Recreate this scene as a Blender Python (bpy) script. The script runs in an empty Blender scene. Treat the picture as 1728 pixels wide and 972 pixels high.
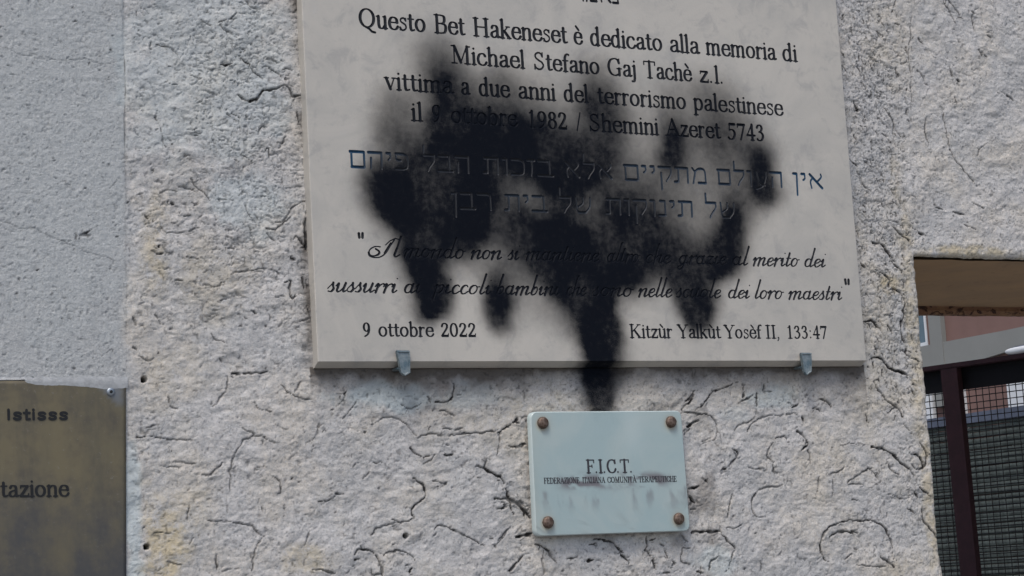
import bpy, bmesh, math, random
import numpy as np
from mathutils import Matrix, Vector, geometry

# ---------------------------------------------------------------- camera, world, sun
CAM_LOC = (-0.79497, -1.96251, -0.23461)
CAM_AXES = ((0.887236, -0.457605, -0.058401), (-0.014745, -0.154663, 0.987857), (-0.461080, -0.875601, -0.143970))
CAM_LENS = 71.875
scene = bpy.context.scene
cam = bpy.data.cameras.new('camera')
cam_ob = bpy.data.objects.new('camera', cam)
scene.collection.objects.link(cam_ob)
M_ = Matrix.Identity(4)
for c in range(3):
    for r in range(3):
        M_[r][c] = CAM_AXES[c][r]
    M_[c][3] = CAM_LOC[c]
cam_ob.matrix_world = M_
cam.sensor_width = 36.0
cam.lens = CAM_LENS
cam.clip_start = 0.05
cam.clip_end = 500.0
scene.camera = cam_ob

SUN_EL, SUN_AZ = math.radians(60), math.radians(222)      # azimuth clockwise from +Y (north)
world = bpy.data.worlds.new("World")
scene.world = world
world.use_nodes = True
wn = world.node_tree
sky = wn.nodes.new('ShaderNodeTexSky')
sky.sky_type = 'NISHITA'
sky.sun_disc = False
sky.sun_elevation = SUN_EL
sky.sun_rotation = SUN_AZ
sky.air_density = 1.0
sky.dust_density = 3.0
sky.ozone_density = 1.0
bgn = wn.nodes['Background']
wn.links.new(sky.outputs[0], bgn.inputs['Color'])
bgn.inputs['Strength'].default_value = 0.10
sun = bpy.data.lights.new('sun', 'SUN')
sun.energy = 1.0
sun.angle = math.radians(16)
sun.color = (1.0, 0.95, 0.88)
sun_ob = bpy.data.objects.new('sun', sun)
scene.collection.objects.link(sun_ob)
sd_ = Vector((math.sin(SUN_AZ) * math.cos(SUN_EL), math.cos(SUN_AZ) * math.cos(SUN_EL), math.sin(SUN_EL)))
sun_ob.rotation_euler = sd_.to_track_quat('Z', 'Y').to_euler()
scene.view_settings.view_transform = 'Standard'
scene.view_settings.look = 'None'
scene.view_settings.gamma = 1.0
scene.view_settings.exposure = 0.80

# ---------------------------------------------------------------- measured data (millimetres on the wall: x right, z up)
CRACKS = [[0.94,-316.1,322.0,-298.2,315.8,-283.7,313.1,-269.0,311.3,-251.5,311.6,-241.2,312.6,-230.0,314.5,-224.4,312.5,-214.1,310.7,-205.6,311.8,-197.9,314.2,-188.3,318.2],
[1.72,-54.8,387.3,-49.9,382.7,-43.9,380.8],
[1.56,-89.1,362.8,-80.9,366.4,-72.7,370.0,-68.5,375.3],
[1.4,-88.1,361.9,-83.3,356.4,-74.4,354.1],
[1.56,-106.9,365.3,-101.1,360.9,-97.2,359.2],
[2.34,-156.0,335.8,-148.3,334.4,-142.4,334.5],
[1.25,-142.4,334.5,-135.8,329.1,-132.0,325.5],
[2.73,-88.9,317.7,-80.9,318.3,-76.4,319.9],
[1.87,-68.3,329.9,-64.4,328.2,-58.6,321.7,-55.6,320.9,-52.9,314.2,-47.0,308.7,-42.0,306.1],
[1.56,-66.0,337.9,-60.1,334.4,-66.2,332.0],
[2.03,-35.4,318.3,-28.4,315.8,-23.5,311.2,-22.2,307.3],
[2.34,-70.1,287.7,-66.2,284.0,-58.3,281.1,-50.2,282.4,-44.8,288.2,-42.6,293.2,-29.3,295.0,-23.0,299.4,-17.8,300.7],
[2.34,-17.8,300.7,-10.9,294.2,-9.0,289.9,0.3,289.9],
[1.4,-39.0,328.4,-32.0,326.5,-26.0,323.9],
[1.87,-78.5,266.7,-71.1,263.2,-67.2,260.5],
[1.4,-146.7,295.6,-139.0,293.1,-127.3,292.9],
[1.56,-82.9,266.5,-79.1,262.8],
[1.56,-49.7,246.8,-45.4,252.9,-41.3,254.1],
[1.56,-21.6,238.4,-18.8,245.4],
[1.4,-0.0,394.7,-0.0,386.7,-4.9,379.3],
[1.17,-120.0,305.0,-113.3,301.5,-110.4,299.8],
[1.17,-118.2,274.1,-109.2,277.6],
[2.34,-119.5,240.4,-115.5,241.5],
[1.56,-157.4,266.1,-159.6,258.4,-156.8,254.7],
[1.56,-5.6,274.7,-2.3,257.1],
[1.25,-20.1,317.4,-13.9,318.2,-7.8,316.6],
[1.17,-154.2,247.2,-151.9,232.1,-150.1,228.4],
[1.56,-42.4,228.6,-38.2,231.8,-37.7,220.1],
[1.17,-132.0,217.8,-124.2,220.0],
[1.17,-70.8,222.5,-60.9,219.0,-57.0,216.3],
[0.94,-311.3,217.0,-309.7,206.1,-308.2,197.0],
[1.09,-320.0,145.5,-312.0,144.1,-302.0,139.5,-287.7,139.3,-275.6,134.0,-259.3,127.0,-246.9,122.7,-234.6,117.2,-222.1,113.9,-205.4,109.0],
[2.34,-241.4,133.7,-236.2,134.5,-230.3,134.6],
[0.78,-210.5,182.6,-198.5,192.6],
[1.56,-124.5,196.7,-121.5,189.3,-109.7,180.0,-105.5,173.6],
[1.56,-138.1,187.5,-129.3,185.7,-118.5,181.8],
[1.25,-158.0,179.3,-149.2,182.4,-140.5,181.0],
[1.56,-96.5,175.0,-78.6,175.0],
[1.25,-66.2,175.4,-66.6,164.1,-60.2,156.7],
[1.56,-134.8,156.5,-126.0,157.9],
[1.17,-159.2,146.1,-152.9,139.9,-137.6,139.3,-117.6,145.2],
[2.34,-173.9,156.3,-171.5,152.2],
[1.4,-35.3,153.1,-24.8,155.6,-17.4,165.7,-7.8,173.7,-0.7,176.2],
[1.56,-44.7,145.1,-34.4,146.5,-17.7,159.1],
[1.17,-43.8,140.8,-32.9,128.0],
[1.56,-87.4,124.5,-80.7,124.2],
[2.34,-162.4,116.3,-156.9,116.9],
[2.34,-161.0,123.8,-159.9,124.9],
[1.56,-132.0,113.8,-122.2,112.9,-118.9,111.9],
[1.56,-144.8,91.2,-137.2,90.3],
[1.56,-113.3,86.4,-100.1,84.5,-93.2,89.9],
[1.56,-85.1,98.2,-70.4,100.7,-61.4,101.3],
[1.25,-61.4,101.3,-52.2,104.0,-40.9,103.8,-33.1,98.5],
[2.73,-27.8,89.9,-20.8,91.1,-22.5,80.2,-19.4,72.6,-15.8,76.0],
[2.34,-8.0,95.7,-6.3,82.6],
[3.9,-0.1,165.2,-1.8,128.7,1.5,124.4],
[2.73,-12.9,139.4,-5.2,130.8,-0.8,125.5],
[2.34,-19.8,115.2,-15.2,113.1],
[1.56,-66.5,60.2,-57.7,56.0],
[1.56,-190.2,52.8,-187.3,44.4],
[2.34,-190.1,21.5,-187.0,19.4],
[1.25,-186.2,13.2,-174.6,9.0,-169.2,11.1],
[1.25,-166.6,55.1,-161.5,46.7,-158.3,46.7],
[1.25,-108.6,36.4,-104.4,30.1,-95.7,28.0],
[1.87,-88.2,-4.9,-70.3,-4.3,-50.1,-2.9],
[1.56,-100.8,10.0,-98.7,7.8],
[1.25,-39.9,73.5,-28.4,75.4],
[1.56,-13.7,47.7,-1.9,52.2],
[1.72,-3.6,65.2,-0.8,52.2],
[1.25,-36.7,43.2,-32.0,47.6],
[1.56,-97.3,70.6,-90.6,71.8],
[2.34,-146.4,170.1,-144.2,168.0],
[1.95,-121.2,168.8,-118.9,169.3],
[1.4,-190.5,-68.7,-178.4,-67.2,-163.1,-69.6,-145.4,-70.6,-132.0,-73.0],
[1.56,-84.0,-6.2,-65.5,-4.8,-50.3,-3.5],
[1.09,-93.2,-7.3,-96.1,-22.6,-109.3,-38.8],
[1.25,-157.1,-26.4,-154.1,-36.1,-146.5,-39.8],
[1.25,-66.7,-33.8,-61.3,-41.6,-53.2,-42.3,-46.3,-45.0],
[1.4,-80.5,-61.0,-68.1,-66.6,-79.9,-74.0,-88.4,-85.8,-93.6,-100.9,-95.6,-122.4],
[1.25,-68.2,-68.8,-56.8,-71.2,-45.4,-76.9],
[1.4,-14.4,-14.4,-19.5,-23.2,-24.4,-25.8],
[1.4,-35.7,-16.4,-24.4,-26.5,-15.1,-31.0,-1.0,-32.3],
[1.4,-119.4,-152.7,-105.9,-153.2,-87.9,-157.1,-74.3,-158.7,-67.8,-166.5,-59.9,-170.0],
[1.4,-59.9,-170.0,-69.5,-179.3,-73.5,-194.2,-74.0,-204.9],
[1.25,-138.9,-136.0,-141.2,-150.8],
[1.17,-177.2,-161.0,-159.7,-162.8],
[1.17,-165.1,-191.0,-149.9,-194.8],
[1.56,-112.2,-186.0,-112.3,-200.9],
[1.17,-105.7,-203.3,-96.6,-201.6],
[1.56,-11.6,-205.7,0.1,-207.4,10.8,-211.2],
[1.56,-49.2,-110.7,-42.4,-115.3,-40.6,-126.3,-44.2,-128.3],
[1.56,-124.3,-105.4,-115.4,-107.8,-113.0,-104.7,-101.3,-95.3],
[1.17,-10.2,-76.5,-0.4,-71.2,3.6,-61.3],
[1.95,9.6,-61.4,11.8,-64.8],
[1.17,-3.1,-76.7,-3.6,-87.7],
[1.72,1.1,-138.6,14.5,-136.4],
[1.17,-17.5,-181.6,-10.9,-166.6],
[1.17,-61.1,-145.1,-62.0,-138.6],
[1.17,-38.9,-139.4,-38.3,-152.5],
[1.09,-135.6,-168.0,-140.3,-174.2],
[1.09,-67.3,-101.5,-57.9,-98.5],
[1.17,-152.8,-92.9,-128.4,-95.7],
[1.17,-168.4,-96.8,-146.4,-99.5],
[0.94,-44.5,-56.1,-35.4,-62.4,-30.7,-62.9],
[1.09,-180.3,-58.2,-167.0,-55.2],
[1.09,-178.6,-201.9,-163.4,-203.7],
[1.4,63.0,-60.0,75.7,-53.0,88.1,-51.4,100.2,-56.1,107.3,-63.0,114.2,-72.2],
[1.87,115.4,-74.5,129.4,-70.2,151.9,-72.9,172.5,-70.6,187.9,-70.8,200.9,-68.8,212.5,-70.6],
[2.34,212.5,-70.6,219.3,-66.1,230.1,-60.4,235.7,-55.8],
[2.34,241.0,-54.7,249.0,-53.7],
[1.25,212.5,-70.6,211.8,-81.0,209.5,-96.0],
[1.56,223.3,-84.7,236.2,-87.3,245.7,-82.9],
[2.34,138.9,-36.1,151.6,-36.2,158.2,-31.7,161.4,-21.3,160.4,-16.7],
[2.03,135.9,-45.2,151.0,-46.5,162.2,-51.3],
[1.56,146.1,-64.8,162.5,-66.2,170.3,-64.1],
[1.56,129.2,-30.2,133.9,-36.0],
[1.56,98.7,-39.0,110.9,-42.6,123.8,-37.0],
[1.56,17.9,-43.7,30.3,-34.9,35.6,-25.9],
[1.95,33.2,-26.4,36.9,-24.8],
[1.25,31.9,-52.8,39.6,-43.9,46.0,-36.2],
[2.34,107.3,-84.6,113.2,-90.4,120.5,-93.9,133.1,-93.5],
[1.4,133.1,-93.5,129.0,-98.7,121.3,-101.9],
[2.34,145.2,-93.4,155.9,-92.5],
[2.34,108.0,-116.9,117.6,-122.2,120.8,-131.3,119.2,-138.0,110.2,-143.3,103.6,-149.9,106.9,-157.8],
[1.87,106.9,-157.8,99.3,-160.9,89.4,-161.6,82.2,-158.0],
[1.56,89.4,-161.6,67.1,-166.4,57.0,-173.7],
[1.87,131.5,-120.3,141.4,-122.9,146.4,-124.1,134.9,-127.2],
[1.87,128.5,-172.1,135.0,-166.8,143.7,-169.3],
[1.56,143.7,-169.3,158.4,-176.7,170.7,-181.7,188.0,-191.6],
[3.12,195.0,-100.3,192.0,-107.1,200.6,-114.2,210.6,-119.1,215.5,-123.9],
[1.87,180.5,-106.1,192.0,-107.1],
[3.12,216.4,-130.8,219.7,-139.0,217.1,-138.9],
[3.12,201.5,-140.7,217.0,-141.7,227.1,-146.1,235.7,-153.4,239.0,-162.7],
[2.34,231.1,-145.1,238.8,-147.0],
[2.34,220.7,-143.6,224.9,-159.9],
[2.34,204.6,-152.3,216.4,-150.4,212.7,-148.0],
[1.56,220.2,-171.2,211.9,-180.0,200.8,-191.0],
[2.34,198.3,-190.9,200.7,-193.2],
[3.12,227.2,-182.9,237.8,-181.1,245.8,-179.1],
[3.12,214.6,-217.8,222.7,-212.5,232.4,-203.8],
[2.34,35.6,-192.7,41.8,-188.1,53.8,-190.2,61.9,-197.1,66.2,-207.3,65.8,-215.0],
[1.56,66.7,-197.4,75.5,-192.2,90.2,-191.8,102.2,-197.9,104.3,-203.5],
[2.34,100.2,-210.0,97.5,-214.3],
[1.56,-2.0,-207.3,14.4,-211.4],
[1.56,55.3,-206.8,54.9,-214.5,64.5,-214.9],
[1.4,1.3,-138.6,10.9,-137.1,18.3,-132.5],
[1.56,18.4,-130.3,27.9,-131.1],
[1.25,40.2,-102.1,46.5,-97.8],
[1.25,51.6,-115.8,58.1,-108.1],
[1.25,63.5,-98.2,73.2,-99.6],
[1.4,445.6,-52.8,457.2,-51.8,471.4,-54.4,482.9,-55.8,489.6,-62.0,491.7,-71.9,486.4,-82.8,471.5,-87.4],
[2.34,452.9,-68.8,468.0,-60.5],
[2.34,449.4,-41.9,464.8,-29.8],
[2.34,478.5,-39.8,491.0,-28.8,518.2,-20.3],
[2.03,472.0,-47.1,481.5,-38.6],
[3.12,531.5,-20.4,532.1,-30.4,530.2,-35.4],
[2.34,528.2,-40.3,543.7,-33.0],
[2.34,549.9,-30.6,548.0,-45.5],
[1.56,548.0,-45.5,542.8,-60.4,522.9,-67.5,516.3,-74.8],
[2.65,561.3,-20.6,561.6,-26.9],
[1.4,563.6,-28.7,572.6,-28.3],
[2.34,599.5,-48.6,609.1,-43.7],
[1.4,534.0,-75.1,540.8,-65.3,562.5,-56.9,583.5,-57.2,598.9,-54.9,604.9,-56.2],
[2.34,612.2,-58.9,613.4,-62.7],
[2.65,602.9,-76.3,611.6,-81.5,616.8,-90.4],
[1.95,616.8,-90.4,603.6,-101.4],
[1.95,616.2,-96.6,618.1,-109.2,617.6,-114.2],
[1.56,568.6,-88.2,560.2,-97.9,559.5,-105.3,569.4,-111.8],
[1.56,572.0,-83.2,584.3,-81.0,588.1,-88.6],
[1.56,566.2,-114.2,566.9,-122.9,577.3,-123.7],
[2.65,640.4,-37.7,649.2,-42.9,655.0,-46.8],
[2.34,627.0,-49.0,636.1,-50.4],
[2.34,702.6,-56.3,705.0,-64.0,707.8,-67.4],
[2.65,743.5,-1.2,757.5,-6.4,773.3,-10.4],
[1.56,717.7,-17.9,726.1,-29.6,737.7,-41.3,752.8,-50.5,755.7,-53.2],
[1.87,736.0,-56.8,746.3,-50.5,754.1,-53.1,758.0,-62.3],
[1.25,757.3,-68.7,765.8,-79.2],
[3.43,707.9,-96.8,725.2,-99.0,737.2,-105.7,746.0,-113.6,761.0,-124.2,769.6,-133.5],
[1.09,662.8,-93.9,678.6,-91.6,700.4,-93.4],
[1.72,700.7,-121.4,707.0,-121.5,690.7,-126.2,667.8,-136.9],
[1.17,667.5,-139.5,689.3,-140.1],
[2.34,710.9,-129.3,712.0,-133.9],
[1.56,703.8,-121.5,710.9,-129.3],
[1.56,729.9,-114.5,735.2,-124.8,744.3,-129.7],
[2.34,769.6,-103.8,778.6,-110.5,782.6,-118.3,783.7,-123.5],
[2.34,780.6,-92.4,788.9,-105.6,785.5,-122.3,773.8,-124.6,766.3,-119.2],
[1.09,646.5,-132.6,644.5,-152.6],
[1.25,628.3,-129.5,623.1,-151.9],
[1.4,643.9,-127.5,659.8,-122.9,666.4,-119.2],
[2.34,511.6,-94.4,517.1,-99.4,515.1,-105.5],
[1.56,515.1,-105.5,504.1,-113.8],
[3.12,493.6,-117.2,499.5,-116.7],
[1.4,530.3,-115.7,539.0,-118.4,552.5,-117.1],
[1.56,576.1,-136.8,569.8,-139.1,548.8,-140.9,537.9,-146.7,532.8,-153.9,531.9,-163.7,537.0,-172.4,551.8,-172.9],
[2.34,449.9,-139.1,461.7,-134.6],
[2.34,469.3,-130.0,472.1,-131.3],
[1.56,507.1,-145.7,501.5,-160.2,497.5,-172.2],
[3.12,448.8,-186.0,468.7,-187.5,487.5,-187.5],
[1.72,487.8,-183.4,488.7,-190.0,496.6,-198.8,504.7,-206.4,500.9,-215.9,495.3,-230.1],
[1.56,496.4,-184.3,509.6,-183.6,515.8,-180.2],
[2.34,669.5,-181.0,681.8,-182.7,697.5,-182.6],
[2.34,697.5,-182.6,712.6,-189.0,721.1,-198.1,726.1,-211.0,725.1,-226.1],
[2.03,669.5,-181.0,650.6,-184.1,634.7,-189.7,626.1,-199.3,621.8,-211.5,626.7,-224.1,633.9,-228.2],
[2.65,636.8,-199.7,646.4,-195.1,658.9,-194.4,671.0,-197.4],
[1.87,668.2,-193.5,677.2,-197.6],
[1.87,655.6,-226.7,668.6,-221.0],
[2.65,707.0,-227.3,717.5,-232.1,724.6,-239.9],
[1.56,673.5,-233.8,698.1,-237.4,713.8,-236.9],
[2.34,776.9,-185.0,785.5,-195.6,797.0,-208.9],
[1.56,777.0,-169.7,776.9,-185.0],
[2.34,766.1,-151.3,771.7,-159.2],
[1.87,774.7,-146.5,786.8,-154.6,791.4,-157.3],
[2.65,754.4,-170.2,764.9,-176.9],
[1.4,725.9,-152.6,747.6,-158.9],
[1.25,671.9,-157.2,679.6,-158.7],
[2.34,448.9,-151.1,454.4,-153.7],
[1.56,538.4,-222.5,538.7,-234.7],
[1.87,467.8,-231.2,471.6,-220.6,480.6,-216.2],
[2.34,452.2,-230.4,459.1,-233.2],
[1.95,774.7,-27.4,780.3,-35.2],
[2.34,794.6,379.1,795.6,368.7,803.2,360.4],
[3.12,726.0,326.2,729.2,316.0,728.1,314.3],
[3.12,721.8,284.7,724.6,279.7],
[1.87,877.8,467.1,889.1,450.0,894.3,437.8],
[1.87,886.7,467.8,902.5,451.1],
[1.56,924.6,449.2,926.5,427.7],
[2.34,834.8,413.7,840.6,407.8],
[1.87,814.1,401.6,815.1,391.1],
[1.25,827.0,441.5,817.3,391.3,817.7,356.1,813.0,320.8],
[1.56,834.3,311.4,832.4,293.8,837.0,276.6],
[1.4,861.7,323.5,865.5,299.0,868.8,271.1,884.0,250.7,907.6,227.0],
[1.56,767.7,325.1,782.4,305.1,782.7,287.8],
[1.56,958.1,352.3,971.1,347.7,981.6,341.1],
[2.34,714.0,248.5,721.1,245.4],
[1.56,720.6,240.3,727.9,223.6,741.4,213.8],
[1.87,734.0,250.4,746.7,244.1],
[2.34,805.3,320.3,806.7,313.4],
[2.34,923.1,456.3,928.6,453.1],
[2.34,946.4,424.8,952.9,422.4],
[1.87,928.5,406.2,934.0,395.7],
[2.34,879.1,381.3,884.1,367.4],
[2.34,890.4,364.2,894.5,361.6],
[1.87,828.1,372.6,837.8,362.6],
[1.56,881.3,342.3,885.4,331.9],
[1.87,862.2,193.3,881.4,190.4],
[1.87,836.9,198.3,847.3,195.2],
[1.56,879.9,177.1,896.7,171.3],
[1.56,894.3,207.2,911.0,199.0],
[1.56,762.8,179.5,777.2,176.8],
[1.87,793.8,174.6,815.8,162.2],
[1.56,768.1,170.4,791.6,154.0],
[2.03,737.0,151.6,751.1,147.9,758.2,136.2,767.6,126.2],
[2.03,755.0,385.2,769.0,377.4],
[1.4,912.2,266.0,915.4,275.0,929.9,284.6],
[1.56,800.1,430.6,808.3,427.7],
[1.87,803.3,460.9,797.8,449.8],
[1.56,768.9,417.7,781.0,411.5],
[1.56,711.9,370.1,717.2,361.8],
[1.87,734.8,371.7,737.5,364.9],
[2.65,736.7,150.6,746.9,149.4,753.9,145.5],
[2.65,753.7,144.3,761.6,134.8,762.9,132.4],
[2.34,761.1,130.0,770.4,119.3],
[2.65,740.2,114.0,750.3,111.7,755.5,104.6],
[2.34,755.5,104.6,753.7,96.2],
[1.72,752.8,93.3,764.6,92.8,772.8,86.9,774.8,77.3,772.0,65.3],
[2.34,771.0,70.1,773.2,62.9,769.2,53.3,767.0,46.1],
[3.12,766.8,44.9,770.1,34.2,772.6,29.4],
[2.34,773.3,22.2,773.9,13.9,790.8,5.5],
[3.51,716.6,55.3,728.1,54.2,737.4,44.7],
[2.34,746.8,50.7,753.4,43.6,753.5,38.9],
[3.9,719.2,9.9,732.3,9.9,740.2,2.1,748.3,-4.3],
[2.5,748.3,-4.3,759.9,-5.8,771.3,-9.9],
[2.34,721.6,5.7,720.8,-2.6],
[2.34,722.7,-26.1,729.2,-33.2],
[1.87,732.9,-39.1,749.3,-49.9],
[2.34,768.3,170.0,778.0,163.0,792.1,154.9],
[2.34,808.3,165.1,817.1,163.4],
[1.87,779.0,-20.6,784.4,-25.4],
[2.34,755.3,19.8,756.5,17.5],
[1.87,778.3,137.6,780.5,130.4],
[1.95,745.3,63.8,755.3,61.5],
[1.56,782.5,39.0,784.5,29.4],
[3.12,715.1,125.4,720.5,120.8],
[2.34,718.5,144.6,719.7,142.3],
[2.34,249.5,-191.1,259.2,-196.6,265.5,-203.5,270.8,-211.9],
[1.87,256.2,-203.9,257.3,-224.5],
[2.03,216.0,-218.8,223.0,-212.6,231.9,-204.2],
[2.34,321.2,-188.9,331.5,-190.1,343.5,-193.6,353.3,-202.2],
[2.34,354.6,-208.3,362.0,-214.7],
[1.95,315.6,-194.6,324.4,-193.5],
[1.56,285.4,-209.6,299.2,-207.3],
[3.12,311.7,-212.3,318.8,-210.4],
[1.95,388.8,-188.7,388.9,-198.5,385.0,-202.9],
[2.34,385.0,-202.9,391.4,-211.5],
[2.34,393.6,-217.6,397.4,-225.4],
[2.34,404.9,-198.5,409.3,-200.2],
[2.34,410.5,-207.0,413.6,-213.3],
[1.56,434.1,-204.3,432.1,-217.9,442.6,-222.2],
[1.56,434.1,-204.3,444.1,-204.0],
[2.03,418.2,-222.6,422.0,-220.5],
[2.34,407.7,-230.4,414.9,-230.0],
[2.03,434.4,-190.5,442.1,-196.2],
[1.56,468.3,-231.1,470.1,-221.2,481.6,-215.6],
[1.56,456.9,-225.2,458.0,-234.4],
[1.56,203.3,-185.4,217.3,-173.6],
[2.34,227.5,-182.8,235.1,-181.6],
[2.65,447.4,-47.9,459.2,-38.7,466.7,-27.5],
[1.25,447.1,-50.7,480.0,-54.0],
[2.03,452.2,-68.6,466.2,-60.4],
[1.72,447.2,-76.9,456.6,-69.6],
[1.56,470.7,-85.8,482.2,-81.3],
[1.87,448.6,-138.3,462.1,-135.0],
[2.34,447.9,-146.6,451.8,-152.3],
[2.65,447.8,-161.4,454.3,-161.6],
[2.65,220.5,-141.1,232.1,-146.8,241.4,-157.7,248.8,-168.6],
[2.34,232.4,-143.2,239.9,-150.6],
[1.87,225.9,-59.5,237.9,-59.6],
[1.56,228.1,-86.3,246.5,-83.1]]
DOTS = [[2.2,-173.5,349.0],
[2.2,-179.0,340.5],
[2.2,-151.9,357.0],
[2.2,-134.7,223.4],
[2.2,-143.8,230.2],
[2.2,-18.1,361.3],
[2.2,-163.4,203.1],
[2.2,-240.1,352.5],
[2.2,-205.1,326.2],
[2.2,-99.6,372.8],
[2.2,-114.3,353.0],
[2.2,-52.7,342.8],
[2.2,-4.3,258.0],
[2.2,-234.8,182.1],
[2.2,-303.2,88.5],
[2.2,-283.7,98.1],
[2.2,-77.9,55.8],
[2.2,-75.0,44.1],
[2.2,-151.0,40.5],
[2.2,-169.5,65.5],
[2.2,-305.5,74.2],
[2.2,-251.4,1.0],
[2.2,-49.2,43.6],
[2.2,-203.5,133.2],
[2.2,-191.8,168.5],
[2.2,-163.7,16.3],
[2.2,-193.2,125.1],
[2.0,-185.3,-156.5],
[2.0,-11.6,-65.9],
[2.0,-153.6,-82.2],
[2.0,-28.4,-113.5],
[2.0,-19.1,-116.0],
[2.0,3.3,-116.6],
[2.0,-56.8,-71.2],
[2.2,171.2,-194.9],
[2.2,35.0,-204.7],
[2.2,60.8,-79.5],
[2.2,18.6,-149.5],
[2.2,80.8,-184.7],
[2.2,55.4,-66.6],
[2.2,9.8,-62.5],
[2.2,69.3,-125.2],
[2.2,216.7,-46.2],
[2.2,27.6,-161.5],
[2.2,184.9,-118.4],
[2.2,552.3,-134.8],
[2.2,650.1,-96.1],
[2.2,504.9,-171.2],
[2.2,517.1,-230.0],
[2.2,620.8,-33.7],
[2.2,634.7,-17.4],
[2.2,533.8,-191.8],
[2.2,694.4,-13.9],
[2.2,793.7,-107.0],
[2.2,721.5,-119.4],
[2.2,589.6,-88.6],
[2.2,730.2,-231.4],
[2.2,768.8,-81.8],
[2.6,280.2,-222.7],
[2.6,369.8,-227.1],
[2.6,270.0,-200.1],
[2.6,332.5,-200.6],
[2.6,458.3,-197.7],
[2.6,491.2,-232.2]]
HOLES = [[4.6,-180.2,-10.4],[4.6,-183.4,-176.0],[4.2,96.0,-176.4]]
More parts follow.
